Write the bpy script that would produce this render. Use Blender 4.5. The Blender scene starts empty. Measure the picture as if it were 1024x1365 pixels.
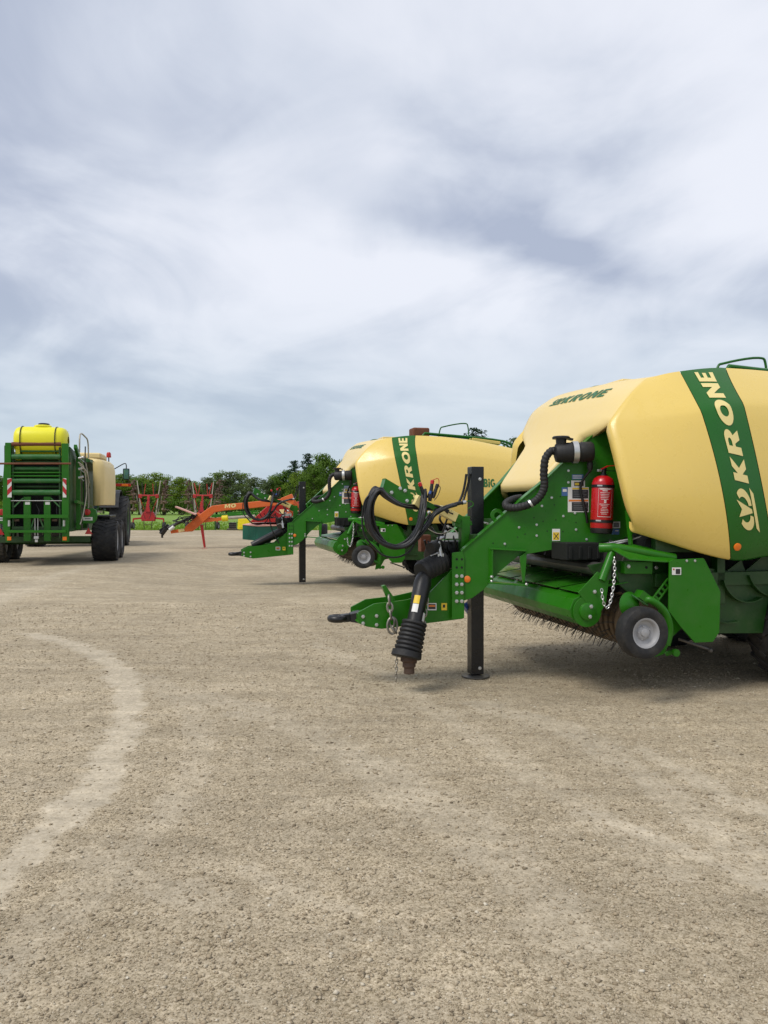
import bpy, bmesh, math, random
import numpy as np
from mathutils import Vector, Matrix
from mathutils.geometry import tessellate_polygon
R = math.radians
S = bpy.context.scene
COL = S.collection
random.seed(11)
RNG = np.random.default_rng(5)

# ------------------------------------------------------------------ camera
FPX, HOR, CAMZ = 1030.0, 678.0, 1.62          # photo pixels (1024 x 1365)
cam_d = bpy.data.cameras.new('camera')
cam_d.sensor_fit = 'VERTICAL'
cam_d.sensor_height = 24.0
cam_d.lens = FPX / 1365.0 * 24.0
cam_d.clip_start = 0.05
cam_d.clip_end = 4000.0
cam = bpy.data.objects.new('camera', cam_d)
COL.objects.link(cam)
cam.location = (0, 0, CAMZ)
cam.rotation_euler = (R(90) - math.atan((682.5 - HOR) / FPX), 0, 0)
S.camera = cam
S.render.resolution_x, S.render.resolution_y = 768, 1024

# ------------------------------------------------------------------ sky
W = bpy.data.worlds.new('World')
S.world = W
W.use_nodes = True
nt = W.node_tree
nt.nodes.clear()
SUN_EL, SUN_AZ = R(54), R(-128)               # veiled sun, high, behind the camera's left shoulder


def wn(t, **k):
    n = nt.nodes.new(t)
    for a, b in k.items():
        setattr(n, a, b)
    return n


def wm(op, a, b=None, c=None, clamp=False):
    n = wn('ShaderNodeMath', operation=op, use_clamp=clamp)
    for i, x in enumerate((a, b, c)):
        if x is None:
            continue
        if isinstance(x, (int, float)):
            n.inputs[i].default_value = x
        else:
            nt.links.new(x, n.inputs[i])
    return n.outputs[0]


tc = wn('ShaderNodeTexCoord')
nrm = wn('ShaderNodeVectorMath', operation='NORMALIZE')
nt.links.new(tc.outputs['Generated'], nrm.inputs[0])
sep = wn('ShaderNodeSeparateXYZ')
nt.links.new(nrm.outputs[0], sep.inputs[0])
dz = wm('MAXIMUM', sep.outputs['Z'], 0.0)
den = wm('ADD', dz, 0.16)
comb = wn('ShaderNodeCombineXYZ')
nt.links.new(wm('DIVIDE', sep.outputs['X'], den), comb.inputs[0])
nt.links.new(wm('DIVIDE', sep.outputs['Y'], den), comb.inputs[1])


def wnoise(scale, detail, rough, dist, sx=1.0, sy=1.0, off=(0, 0, 0), rot=0.0):
    mp = wn('ShaderNodeMapping')
    mp.inputs['Location'].default_value = off
    mp.inputs['Rotation'].default_value = (0, 0, rot)
    mp.inputs['Scale'].default_value = (sx, sy, 1)
    nt.links.new(comb.outputs[0], mp.inputs[0])
    n = wn('ShaderNodeTexNoise')
    n.inputs['Scale'].default_value = scale
    n.inputs['Detail'].default_value = detail
    n.inputs['Roughness'].default_value = rough
    n.inputs['Distortion'].default_value = dist
    nt.links.new(mp.outputs[0], n.inputs['Vector'])
    return n.outputs['Fac']


SKY_OFF = (3.1, 1.7, 0)
big = wnoise(0.62, 3.0, 0.5, 0.7, 1.0, 0.8, SKY_OFF, R(24))          # broad banks of cloud
mid = wnoise(1.6, 5.0, 0.52, 0.8, 1.0, 0.75, (5.2, 0.4, 0), R(28))   # softer folds inside them
fine = wnoise(5.0, 6.0, 0.6, 0.6, 1.0, 0.55, (1.2, 7.7, 0), R(20))
cl = wm('ADD', wm('ADD', wm('MULTIPLY', big, 0.56), wm('MULTIPLY', mid, 0.36)), wm('MULTIPLY', fine, 0.08))
cf = wn('ShaderNodeMapRange')
cf.inputs['From Min'].default_value = 0.36
cf.inputs['From Max'].default_value = 0.60
cf.interpolation_type = 'SMOOTHSTEP'
nt.links.new(cl, cf.inputs['Value'])
# one long shaded fold with a bright lower rim, ahead and high up
dmap = wn('ShaderNodeMapping', vector_type='TEXTURE')
dmap.inputs['Location'].default_value = (0.30, 1.90, 0)
dmap.inputs['Rotation'].default_value = (0, 0, R(33))
dmap.inputs['Scale'].default_value = (0.70, 0.22, 1)
wob = wn('ShaderNodeTexNoise')
wob.inputs['Scale'].default_value = 2.2
wob.inputs['Detail'].default_value = 4.0
nt.links.new(comb.outputs[0], wob.inputs['Vector'])
wofs = wn('ShaderNodeVectorMath', operation='SUBTRACT')
nt.links.new(wob.outputs['Color'], wofs.inputs[0])
wofs.inputs[1].default_value = (0.5, 0.5, 0.5)
wsc = wn('ShaderNodeVectorMath', operation='MULTIPLY')
nt.links.new(wofs.outputs[0], wsc.inputs[0])
wsc.inputs[1].default_value = (0.45, 0.45, 0)
wadd = wn('ShaderNodeVectorMath', operation='ADD')
nt.links.new(comb.outputs[0], wadd.inputs[0])
nt.links.new(wsc.outputs[0], wadd.inputs[1])
nt.links.new(wadd.outputs[0], dmap.inputs[0])
dlen = wn('ShaderNodeVectorMath', operation='LENGTH')
nt.links.new(dmap.outputs[0], dlen.inputs[0])
dfold = wn('ShaderNodeMapRange')
dfold.interpolation_type = 'SMOOTHSTEP'
dfold.inputs['From Min'].default_value = 1.15
dfold.inputs['From Max'].default_value = 0.0
nt.links.new(dlen.outputs['Value'], dfold.inputs['Value'])
bmap = wn('ShaderNodeMapping', vector_type='TEXTURE')
bmap.inputs['Location'].default_value = (0.24, 2.20, 0)
bmap.inputs['Rotation'].default_value = (0, 0, R(20))
bmap.inputs['Scale'].default_value = (0.62, 0.30, 1)
nt.links.new(wadd.outputs[0], bmap.inputs[0])
blen = wn('ShaderNodeVectorMath', operation='LENGTH')
nt.links.new(bmap.outputs[0], blen.inputs[0])
bfold = wn('ShaderNodeMapRange')
bfold.interpolation_type = 'SMOOTHSTEP'
bfold.inputs['From Min'].default_value = 1.2
bfold.inputs['From Max'].default_value = 0.0
nt.links.new(blen.outputs['Value'], bfold.inputs['Value'])
cfb = wm('ADD', cf.outputs[0], wm('MULTIPLY', bfold.outputs[0], 0.40), clamp=True)
cfv = wm('SUBTRACT', cfb, wm('MULTIPLY', wm('MULTIPLY', dfold.outputs[0], wm('ADD', mid, 0.30)), 0.85), clamp=True)
ramp = wn('ShaderNodeValToRGB')
el = ramp.color_ramp.elements
el[0].position, el[0].color = 0.0, (0.300, 0.335, 0.425, 1)     # shaded cloud base
el[1].position, el[1].color = 1.0, (0.600, 0.615, 0.668, 1)     # thin bright cloud
e = el.new(0.5)
e.color = (0.462, 0.492, 0.562, 1)
nt.links.new(cfv, ramp.inputs[0])
# towards the horizon the deck merges into an even blue grey
hz = wn('ShaderNodeMapRange')
hz.inputs['From Min'].default_value = 0.0
hz.inputs['From Max'].default_value = 0.30
hz.interpolation_type = 'SMOOTHSTEP'
nt.links.new(dz, hz.inputs['Value'])
hmix = wn('ShaderNodeMix', data_type='RGBA')
hmix.inputs['A'].default_value = (0.365, 0.440, 0.500, 1)
nt.links.new(wm('ADD', wm('MULTIPLY', hz.outputs[0], 0.80), 0.16), hmix.inputs['Factor'])
nt.links.new(ramp.outputs[0], hmix.inputs['B'])
sky = wn('ShaderNodeTexSky', sky_type='NISHITA')
sky.sun_disc = False
sky.sun_elevation = SUN_EL
sky.sun_rotation = SUN_AZ
sky.air_density, sky.dust_density = 1.0, 1.5
sm = wn('ShaderNodeVectorMath', operation='SCALE')
sm.inputs['Scale'].default_value = 0.06
nt.links.new(sky.outputs[0], sm.inputs[0])
smix = wn('ShaderNodeMix', data_type='RGBA')                      # cloud deck over the clear sky
smix.inputs['Factor'].default_value = 0.90
nt.links.new(sm.outputs[0], smix.inputs['A'])
nt.links.new(hmix.outputs['Result'], smix.inputs['B'])
bg = wn('ShaderNodeBackground')
bg.inputs['Strength'].default_value = 1.0
nt.links.new(smix.outputs['Result'], bg.inputs['Color'])
wo = wn('ShaderNodeOutputWorld')
nt.links.new(bg.outputs[0], wo.inputs[0])

# ------------------------------------------------------------------ sun behind the cloud
sd = bpy.data.lights.new('sun', 'SUN')
sd.energy = 1.5
sd.angle = R(24)
sd.color = (1.0, 0.955, 0.88)
sun = bpy.data.objects.new('sun', sd)
COL.objects.link(sun)
sdir = Vector((math.sin(SUN_AZ) * math.cos(SUN_EL), math.cos(SUN_AZ) * math.cos(SUN_EL), math.sin(SUN_EL)))
sun.rotation_euler = sdir.to_track_quat('Z', 'Y').to_euler()
sun.location = (-20, -20, 40)

vs = S.view_settings
vs.view_transform = 'Standard'
vs.look = 'None'
vs.gamma = 1.0
vs.exposure = 0.64
vs.use_curve_mapping = False

# ------------------------------------------------------------------ helpers
def unit(v):
    v = np.asarray(v, float)
    return v / (np.linalg.norm(v) + 1e-12)


class MB:
    """collects shapes; build() links them as ONE mesh object"""

    def __init__(self):
        self.v, self.f = [], []

    def add(self, vs_, fs):
        o = len(self.v)
        self.v += [tuple(map(float, p)) for p in vs_]
        self.f += [tuple(i + o for i in q) for q in fs]
        return self

    def box(self, c, s, rot=None):
        x, y, z = s[0] / 2, s[1] / 2, s[2] / 2
        p = [Vector((a, b, d)) for d in (-z, z) for b in (-y, y) for a in (-x, x)]
        if rot is not None:
            p = [rot @ q for q in p]
        c = Vector(c)
        return self.add([q + c for q in p], [(0, 2, 3, 1), (4, 5, 7, 6), (0, 1, 5, 4), (2, 6, 7, 3), (0, 4, 6, 2), (1, 3, 7, 5)])

    def frame(self, d, up):
        d = unit(d)
        s = np.cross(d, up)
        if np.linalg.norm(s) < 1e-5:
            s = np.cross(d, (1, 0, 0.01))
        s = unit(s)
        return s, np.cross(s, d)

    def beam(self, p, q, w, h, up=(0, 0, 1), w2=None, h2=None):
        p, q = np.asarray(p, float), np.asarray(q, float)
        s, u = self.frame(q - p, up)
        w2, h2 = w2 or w, h2 or h
        vs_ = [p + s * a * w / 2 + u * b * h / 2 for a, b in ((-1, -1), (1, -1), (1, 1), (-1, 1))]
        vs_ += [q + s * a * w2 / 2 + u * b * h2 / 2 for a, b in ((-1, -1), (1, -1), (1, 1), (-1, 1))]
        return self.add(vs_, [(0, 1, 2, 3), (7, 6, 5, 4), (0, 4, 5, 1), (1, 5, 6, 2), (2, 6, 7, 3), (3, 7, 4, 0)])

    def tube(self, pts, r, n=10, cap=True, closed=False):
        pts = [np.asarray(p, float) for p in pts]
        m = len(pts)
        rs = r if isinstance(r, (list, tuple, np.ndarray)) else [r] * m
        rings, prev = [], None
        for i in range(m):
            if closed:
                t = pts[(i + 1) % m] - pts[i - 1]
            else:
                t = pts[min(i + 1, m - 1)] - pts[max(i - 1, 0)]
            t = unit(t)
            if prev is None:
                prev = self.frame(t, (0.13, 0.21, 1))[0]
            s = unit(prev - t * np.dot(prev, t))
            u = np.cross(s, t)
            prev = s
            rings += [pts[i] + rs[i] * (s * math.cos(2 * math.pi * k / n) + u * math.sin(2 * math.pi * k / n)) for k in range(n)]
        fs = []
        for i in range(m if closed else m - 1):
            j = (i + 1) % m
            for k in range(n):
                k2 = (k + 1) % n
                fs.append((i * n + k2, i * n + k, j * n + k, j * n + k2))
        if cap and not closed:
            fs.append(tuple(range(n)))
            fs.append(tuple((m - 1) * n + k for k in reversed(range(n))))
        return self.add(rings, fs)

    def lathe(self, prof, org, axis, n=20, up=(0.11, 0.07, 1), caps=True):
        """prof = [(distance along axis, radius)...]"""
        org, d = np.asarray(org, float), unit(axis)
        s, u = self.frame(d, up)
        vs_, fs = [], []
        for a, r in prof:
            vs_ += [org + d * a + r * (s * math.cos(2 * math.pi * k / n) + u * math.sin(2 * math.pi * k / n)) for k in range(n)]
        for i in range(len(prof) - 1):
            for k in range(n):
                k2 = (k + 1) % n
                fs.append((i * n + k2, i * n + k, (i + 1) * n + k, (i + 1) * n + k2))
        if caps and prof[0][1] > 1e-4:
            fs.append(tuple(range(n)))
        if caps and prof[-1][1] > 1e-4:
            fs.append(tuple((len(prof) - 1) * n + k for k in reversed(range(n))))
        return self.add(vs_, fs)

    def cyl(self, p, q, r, n=16):
        p, q = np.asarray(p, float), np.asarray(q, float)
        return self.lathe([(0, r), (float(np.linalg.norm(q - p)), r)], p, q - p, n)

    def prism(self, poly, off):
        n = len(poly)
        p = [np.asarray(q, float) for q in poly]
        off = np.asarray(off, float)
        fs = [tuple(range(n)), tuple(n + i for i in reversed(range(n)))]
        fs += [(i, n + i, n + (i + 1) % n, (i + 1) % n) for i in range(n)]
        return self.add(p + [q + off for q in p], fs)

    def grid(self, rows):
        m, n = len(rows), len(rows[0])
        return self.add([p for r in rows for p in r],
                        [(i * n + j, i * n + j + 1, (i + 1) * n + j + 1, (i + 1) * n + j) for i in range(m - 1) for j in range(n - 1)])

    def mesh(self, name, smooth=35):
        me = bpy.data.meshes.new(name)
        me.from_pydata(self.v, [], self.f)
        bm = bmesh.new()
        bm.from_mesh(me)
        bmesh.ops.remove_doubles(bm, verts=bm.verts, dist=1e-5)
        bmesh.ops.recalc_face_normals(bm, faces=bm.faces)
        bm.to_mesh(me)
        bm.free()
        if smooth:
            me.shade_smooth()
            me.set_sharp_from_angle(angle=R(smooth))
        return me

    def build(self, name, mat, parent=None, smooth=35, bevel=0.0, solid=0.0, seg=2):
        me = self.mesh(name, smooth)
        o = bpy.data.objects.new(name, me)
        COL.objects.link(o)
        me.materials.append(M[mat])
        if parent is not None:
            o.parent = parent
        if solid:
            md = o.modifiers.new('thick', 'SOLIDIFY')
            md.thickness, md.offset = solid, -1
        if bevel:
            md = o.modifiers.new('bevel', 'BEVEL')
            md.width, md.segments, md.limit_method, md.angle_limit = bevel, seg, 'ANGLE', R(40)
            md.harden_normals = True
        return o


def tag(o, label=None, cat=None, group=None, kind=None):
    for k, x in (('label', label), ('category', cat), ('group', group), ('kind', kind)):
        if x:
            o[k] = x
    return o


def empty(name, loc, rz=0.0, label=None, cat=None, group=None):
    o = bpy.data.objects.new(name, None)
    COL.objects.link(o)
    o.empty_display_size = 0.2
    o.location, o.rotation_euler = loc, (0, 0, rz)
    return tag(o, label, cat, group)


def shared(name, src, parent, loc=None, rot=None, scale=None):
    o = bpy.data.objects.new(name, src.data if hasattr(src, 'data') else src)
    COL.objects.link(o)
    o.parent = parent
    if loc is not None:
        o.location = loc
    if rot is not None:
        o.rotation_euler = rot
    if scale is not None:
        o.scale = scale
    return o


def copy_tree(o, parent=None):
    c = o.copy()
    COL.objects.link(c)
    c.parent = parent
    for ch in list(o.children):
        copy_tree(ch, c)
    return c


def spline(pts, k=8, closed=False):
    p = [np.asarray(q, float) for q in pts]
    n, out = len(p), []
    for i in range(n if closed else n - 1):
        a = p[i - 1] if (closed or i > 0) else 2 * p[0] - p[1]
        b, c = p[i], p[(i + 1) % n]
        d = p[(i + 2) % n] if (closed or i + 2 < n) else 2 * p[-1] - p[-2]
        for j in range(k):
            t = j / k
            out.append(0.5 * (2 * b + (c - a) * t + (2 * a - 5 * b + 4 * c - d) * t * t + (3 * b - a - 3 * c + d) * t ** 3))
    if not closed:
        out.append(p[-1])
    return out


class Frame:
    """a thing's own axes on the ground; un() turns a photo pixel into a point on its plane y = ly (or x = lx)"""

    def __init__(self, px, py, th, g=0.0):
        self.P, self.th = np.array([px, py, g]), th
        self.a = np.array([math.cos(th), math.sin(th), 0])
        self.w = np.array([-math.sin(th), math.cos(th), 0])
        self.C = np.array([0, 0, CAMZ])

    def un(self, u, v, ly=0.0, k=0.0, x0=0.0):
        """plane y = ly + k * (x - x0)"""
        d = np.array([(u - 512) / FPX, 1, (HOR - v) / FPX])
        nrm_ = self.w - k * self.a
        t = ((self.P - self.C) @ nrm_ + ly - k * x0) / (d @ nrm_)
        q = self.C + t * d - self.P
        return np.array([q @ self.a, q @ self.w, q[2]])

    def ux(self, u, v, lx):
        d = np.array([(u - 512) / FPX, 1, (HOR - v) / FPX])
        t = ((self.P - self.C) @ self.a + lx) / (d @ self.a)
        q = self.C + t * d - self.P
        return np.array([q @ self.a, q @ self.w, q[2]])

    def empty(self, name, *a):
        return empty(name, tuple(self.P), self.th, *a)


# ------------------------------------------------------------------ materials
M = {}


def new_mat(name):
    m = bpy.data.materials.new(name)
    m.use_nodes = True
    t = m.node_tree
    b = t.nodes['Principled BSDF']
    M[name] = m
    return m, t, b


def nd(t, ty, ins=None, **k):
    n = t.nodes.new(ty)
    for a, b in k.items():
        setattr(n, a, b)
    for a, b in (ins or {}).items():
        if hasattr(b, 'is_linked') or hasattr(b, 'links'):
            t.links.new(b, n.inputs[a])
        else:
            n.inputs[a].default_value = b
    return n


def c4(c):
    return (c[0], c[1], c[2], 1)


def paint(name, col, rough=0.35, metal=0.0, coat=0.0, var=0.12, dust=0.0, scale=3.0, bump=0.0, bscale=60.0, spec=0.5, dustcol=(0.30, 0.26, 0.20)):
    m, t, b = new_mat(name)
    co = nd(t, 'ShaderNodeTexCoord')
    n1 = nd(t, 'ShaderNodeTexNoise', {'Vector': co.outputs['Object'], 'Scale': scale, 'Detail': 6.0, 'Roughness': 0.6})
    mx = nd(t, 'ShaderNodeMix', data_type='RGBA', ins={'Factor': n1.outputs['Fac']})
    mx.inputs['A'].default_value = c4([x * (1 - var) for x in col])
    mx.inputs['B'].default_value = c4([min(1, x * (1 + var)) for x in col])
    out = mx.outputs['Result']
    if dust > 0:
        n2 = nd(t, 'ShaderNodeTexNoise', {'Vector': co.outputs['Object'], 'Scale': 7.0, 'Detail': 8.0, 'Roughness': 0.7})
        mr = nd(t, 'ShaderNodeMapRange', {'Value': n2.outputs['Fac'], 'From Min': 0.45, 'From Max': 0.75, 'To Max': dust})
        m2 = nd(t, 'ShaderNodeMix', data_type='RGBA', ins={'Factor': mr.outputs[0], 'A': out})
        m2.inputs['B'].default_value = c4(dustcol)
        out = m2.outputs['Result']
    t.links.new(out, b.inputs['Base Color'])
    n3 = nd(t, 'ShaderNodeTexNoise', {'Vector': co.outputs['Object'], 'Scale': 11.0, 'Detail': 5.0})
    rr = nd(t, 'ShaderNodeMapRange', {'Value': n3.outputs['Fac'], 'From Min': 0.3, 'From Max': 0.7, 'To Min': max(0.02, rough - 0.07), 'To Max': rough + 0.09})
    t.links.new(rr.outputs[0], b.inputs['Roughness'])
    b.inputs['Metallic'].default_value = metal
    b.inputs['Specular IOR Level'].default_value = spec
    if coat:
        b.inputs['Coat Weight'].default_value = coat
        b.inputs['Coat Roughness'].default_value = 0.12
    if bump:
        n4 = nd(t, 'ShaderNodeTexNoise', {'Vector': co.outputs['Object'], 'Scale': bscale, 'Detail': 3.0})
        bp = nd(t, 'ShaderNodeBump', {'Height': n4.outputs['Fac'], 'Strength': bump, 'Distance': 0.01})
        t.links.new(bp.outputs[0], b.inputs['Normal'])
    return m


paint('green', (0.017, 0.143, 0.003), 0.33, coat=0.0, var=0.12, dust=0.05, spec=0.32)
paint('green_dusty', (0.016, 0.125, 0.020), 0.42, var=0.2, dust=0.22)
paint('green_dark', (0.008, 0.055, 0.003), 0.45, var=0.2, dust=0.10)  # darker green; on the packer guards it stands in for shade
paint('green_stripe', (0.010, 0.110, 0.006), 0.3, var=0.05, spec=0.45)
paint('yellow', (0.735, 0.530, 0.135), 0.30, coat=0.15, var=0.03, dust=0.05, dustcol=(0.55, 0.43, 0.22), scale=1.2, bump=0.015, bscale=9.0)
paint('cream', (0.770, 0.590, 0.245), 0.36, var=0.03, scale=1.2, bump=0.015, bscale=9.0)  # panel yellow made paler, sky light on upward faces put into the colour
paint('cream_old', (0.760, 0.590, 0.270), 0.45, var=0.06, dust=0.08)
paint('letter_cream', (0.780, 0.640, 0.260), 0.4, var=0.03)
paint('letter_green', (0.012, 0.120, 0.022), 0.4, var=0.05)
paint('black', (0.006, 0.006, 0.007), 0.38, var=0.15, dust=0.05)
paint('black_frame', (0.006, 0.006, 0.008), 0.30, var=0.1, dust=0.03)
paint('interior', (0.003, 0.004, 0.003), 0.8, var=0.3)  # near-black; on the blocks inside the machines it stands in for shade
paint('rubber', (0.009, 0.009, 0.010), 0.6, var=0.2, dust=0.05, bump=0.2)
paint('tyre', (0.011, 0.011, 0.012), 0.72, var=0.2, dust=0.12, bump=0.25)
paint('tyre_dusty', (0.028, 0.027, 0.025), 0.8, var=0.25, dust=0.45, bump=0.3)
paint('rim', (0.34, 0.34, 0.35), 0.42, metal=0.0, var=0.12, dust=0.15)
paint('zinc', (0.55, 0.55, 0.54), 0.35, metal=0.8, var=0.12, dust=0.1)
paint('steel_dark', (0.11, 0.105, 0.10), 0.42, metal=0.6, var=0.25, dust=0.2)
paint('chain_steel', (0.30, 0.28, 0.24), 0.45, metal=0.7, var=0.3, dust=0.25)
paint('rust', (0.155, 0.050, 0.022), 0.75, var=0.35, scale=9.0, bump=0.3)
paint('rust_dark', (0.075, 0.042, 0.026), 0.7, var=0.35, scale=12.0, bump=0.2)
paint('tine_brown', (0.135, 0.092, 0.055), 0.55, metal=0.3, var=0.35, scale=10.0, dust=0.2)
paint('red', (0.460, 0.006, 0.010), 0.26, coat=0.2, var=0.06)
paint('red_machine', (0.400, 0.012, 0.014), 0.42, var=0.15, dust=0.12)
paint('orange', (0.640, 0.120, 0.016), 0.45, var=0.10, dust=0.10, dustcol=(0.45, 0.32, 0.22))
paint('orange_reflector', (0.80, 0.190, 0.015), 0.2, var=0.1, scale=60)
paint('red_lamp', (0.45, 0.020, 0.012), 0.18, var=0.1)
paint('yellow_bright', (0.780, 0.640, 0.010), 0.35, var=0.08, dust=0.05)
paint('tank_yellow', (0.800, 0.740, 0.015), 0.42, var=0.05, scale=2.0)
paint('white', (0.72, 0.71, 0.68), 0.45, var=0.05, dust=0.08)
paint('pale_pink', (0.66, 0.36, 0.30), 0.6, var=0.15, dust=0.2)
paint('curtain_green', (0.010, 0.130, 0.085), 0.5, var=0.2, scale=5.0)
paint('blue', (0.015, 0.070, 0.300), 0.4, var=0.15)
paint('hose', (0.005, 0.005, 0.006), 0.42, var=0.2, dust=0.04)
paint('glass_dark', (0.030, 0.045, 0.050), 0.06, var=0.1)
paint('mirror_glass', (0.10, 0.22, 0.24), 0.1, metal=0.6, var=0.1)
paint('pale_tube', (0.42, 0.39, 0.32), 0.5, metal=0.3, var=0.2, dust=0.3)
paint('foil_green', (0.30, 0.40, 0.27), 0.35, metal=0.3, var=0.15)
paint('bark', (0.085, 0.068, 0.050), 0.9, var=0.4, scale=9.0, bump=0.6)
paint('bark_pale', (0.20, 0.18, 0.15), 0.9, var=0.4, scale=9.0, bump=0.6)


def leaf_mat(name, c1, c2):
    m, t, b = new_mat(name)
    co = nd(t, 'ShaderNodeTexCoord')
    oi = nd(t, 'ShaderNodeObjectInfo')
    n1 = nd(t, 'ShaderNodeTexNoise', {'Vector': co.outputs['Object'], 'Scale': 0.8, 'Detail': 8.0, 'Roughness': 0.75})
    mr = nd(t, 'ShaderNodeMapRange', {'Value': n1.outputs['Fac'], 'From Min': 0.32, 'From Max': 0.68})
    ad = nd(t, 'ShaderNodeMath', {0: mr.outputs[0], 1: oi.outputs['Random']}, operation='ADD')
    ml = nd(t, 'ShaderNodeMath', {0: ad.outputs[0], 1: 0.5}, operation='MULTIPLY')
    mx = nd(t, 'ShaderNodeMix', data_type='RGBA', ins={'Factor': ml.outputs[0]})
    mx.inputs['A'].default_value = c4(c1)
    mx.inputs['B'].default_value = c4(c2)
    t.links.new(mx.outputs['Result'], b.inputs['Base Color'])
    b.inputs['Roughness'].default_value = 0.6
    b.inputs['Specular IOR Level'].default_value = 0.25
    tr = nd(t, 'ShaderNodeBsdfTranslucent')
    t.links.new(mx.outputs['Result'], tr.inputs['Color'])
    ms = nd(t, 'ShaderNodeMixShader', {0: 0.5, 1: b.outputs[0], 2: tr.outputs[0]})
    t.links.new(ms.outputs[0], t.nodes['Material Output'].inputs[0])


leaf_mat('leaf_spring', (0.100, 0.180, 0.014), (0.190, 0.275, 0.028))
leaf_mat('leaf_green', (0.062, 0.135, 0.012), (0.125, 0.215, 0.024))
leaf_mat('leaf_pine', (0.018, 0.050, 0.022), (0.040, 0.080, 0.035))
leaf_mat('leaf_grey', (0.075, 0.120, 0.040), (0.140, 0.180, 0.070))


# ------------------------------------------------------------------ lettering drawn as outlines
def arc(cx, cy, rx, ry, a0, a1, n=14):
    return [(cx + rx * math.cos(R(a0 + (a1 - a0) * i / n)), cy + ry * math.sin(R(a0 + (a1 - a0) * i / n))) for i in range(n + 1)]


GLYPH = {
    'K': (0.78, [[(0, 0), (.26, 0), (.26, .33), (.47, 0), (.79, 0), (.45, .5), (.77, 1), (.46, 1), (.26, .67), (.26, 1), (0, 1)]]),
    'R': (0.80, [[(0, 0), (.26, 0), (.26, .36), (.35, .36), (.50, 0), (.80, 0), (.61, .41)] + arc(.50, .69, .28, .31, -58, 90, 8) + [(0, 1)],
                 [(.26, .56), (.26, .81), (.42, .81), (.49, .77), (.52, .69), (.49, .60), (.42, .56)]]),
    'O': (0.92, [arc(.46, .5, .46, .52, 0, 345, 23), arc(.46, .5, .18, .27, 0, 345, 23)]),
    'N': (0.84, [[(0, 0), (.24, 0), (.24, .55), (.58, 0), (.84, 0), (.84, 1), (.60, 1), (.60, .45), (.26, 1), (0, 1)]]),
    'E': (0.68, [[(0, 0), (.68, 0), (.68, .21), (.26, .21), (.26, .40), (.62, .40), (.62, .60), (.26, .60), (.26, .79), (.68, .79), (.68, 1), (0, 1)]]),
    'M': (1.0, [[(0, 0), (.24, 0), (.24, .60), (.42, .15), (.58, .15), (.76, .60), (.76, 0), (1.0, 0), (1.0, 1), (.72, 1), (.50, .45), (.28, 1), (0, 1)]]),
    'B': (0.76, [[(0, 0), (.48, 0), (.66, .05), (.75, .16), (.76, .30), (.70, .44), (.60, .52), (.68, .60), (.71, .74), (.66, .90), (.50, 1), (0, 1)],
                 [(.26, .20), (.26, .42), (.42, .42), (.48, .38), (.49, .30), (.46, .22), (.40, .20)],
                 [(.26, .60), (.26, .80), (.38, .80), (.44, .77), (.45, .69), (.42, .62), (.38, .60)]]),
    'i': (0.26, [[(0, 0), (.26, 0), (.26, .70), (0, .70)], None, [(0, .80), (.26, .80), (.26, 1.02), (0, 1.02)]]),
    'G': (0.88, [arc(.46, .5, .46, .52, 48, 300, 18) + [(.86, .12), (.86, .56), (.48, .56), (.48, .38), (.62, .38), (.62, .25)] + arc(.46, .5, .20, .29, 300, 60, 14)]),
    # the crown mark: two curved petals, a split middle petal and a base bar
    'crown': (1.30, [[(-.02, 0), (1.22, 0), (1.38, .17), (.10, .15)], None,
                     arc(.42, .64, .42, .42, 125, 278, 16) + arc(.54, .68, .29, .29, 262, 135, 14), None,
                     arc(.88, .64, .42, .42, 55, -98, 16) + arc(.76, .68, .29, .29, -82, 45, 14), None,
                     [(.59, .24), (.71, .24), (.92, 1.06), (.65, .84), (.38, 1.06)]]),
}


def text_tris(words, gap=0.10, shear=0.18):
    """returns (verts2d, tris, width) for glyph keys, letter height 1"""
    V, T, x = [], [], 0.0
    for ch in words:
        if ch == ' ':
            x += 0.30
            continue
        wd, loops = GLYPH[ch]
        groups, cur = [], []
        for lp in loops:
            if lp is None:
                groups.append(cur)
                cur = []
            else:
                cur.append(lp)
        groups.append(cur)
        for gr in groups:
            flat = [p for lp in gr for p in lp]
            tr = tessellate_polygon([[Vector((p[0], p[1], 0)) for p in lp] for lp in gr])
            o = len(V)
            V += [(p[0] + x + shear * p[1], p[1]) for p in flat]
            T += [tuple(i + o for i in q) for q in tr]
        x += wd + gap
    return V, T, x - gap


def lettering(words, fn, name, mat, parent, maxlen=0.12, **k):
    """fn(s, t) maps letter space (width scaled to letter height 1) to a 3-D point on the surface"""
    V, T, wd = text_tris(words, **k)
    bm = bmesh.new()
    vs_ = [bm.verts.new((p[0], p[1], 0)) for p in V]
    for q in T:
        try:
            bm.faces.new([vs_[i] for i in q])
        except ValueError:
            pass
    for _ in range(3):
        es = [e_ for e_ in bm.edges if e_.calc_length() > maxlen]
        if es:
            bmesh.ops.subdivide_edges(bm, edges=es, cuts=1)
    bmesh.ops.triangulate(bm, faces=bm.faces)
    for v_ in bm.verts:
        v_.co = Vector(fn(v_.co.x / wd, v_.co.y))
    me = bpy.data.meshes.new(name)
    bm.to_mesh(me)
    bm.free()
    me.shade_smooth()
    o = bpy.data.objects.new(name, me)
    COL.objects.link(o)
    me.materials.append(M[mat])
    o.parent = parent
    return o

# ------------------------------------------------------------------ the ground
def sstep(a, b, x):
    t = np.clip((np.asarray(x, float) - a) / (b - a), 0, 1)
    return t * t * (3 - 2 * t)


def ground_h(x, y):
    """the yard climbs very gently away from the camera"""
    right = 0.13 * sstep(9.6, 12.8, y) + 0.20 * sstep(18.5, 25, y)
    left = 0.33 * sstep(9.0, 17.2, y)
    b = sstep(-6.2, -3.2, x)
    return right * b + left * (1 - b)


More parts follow.
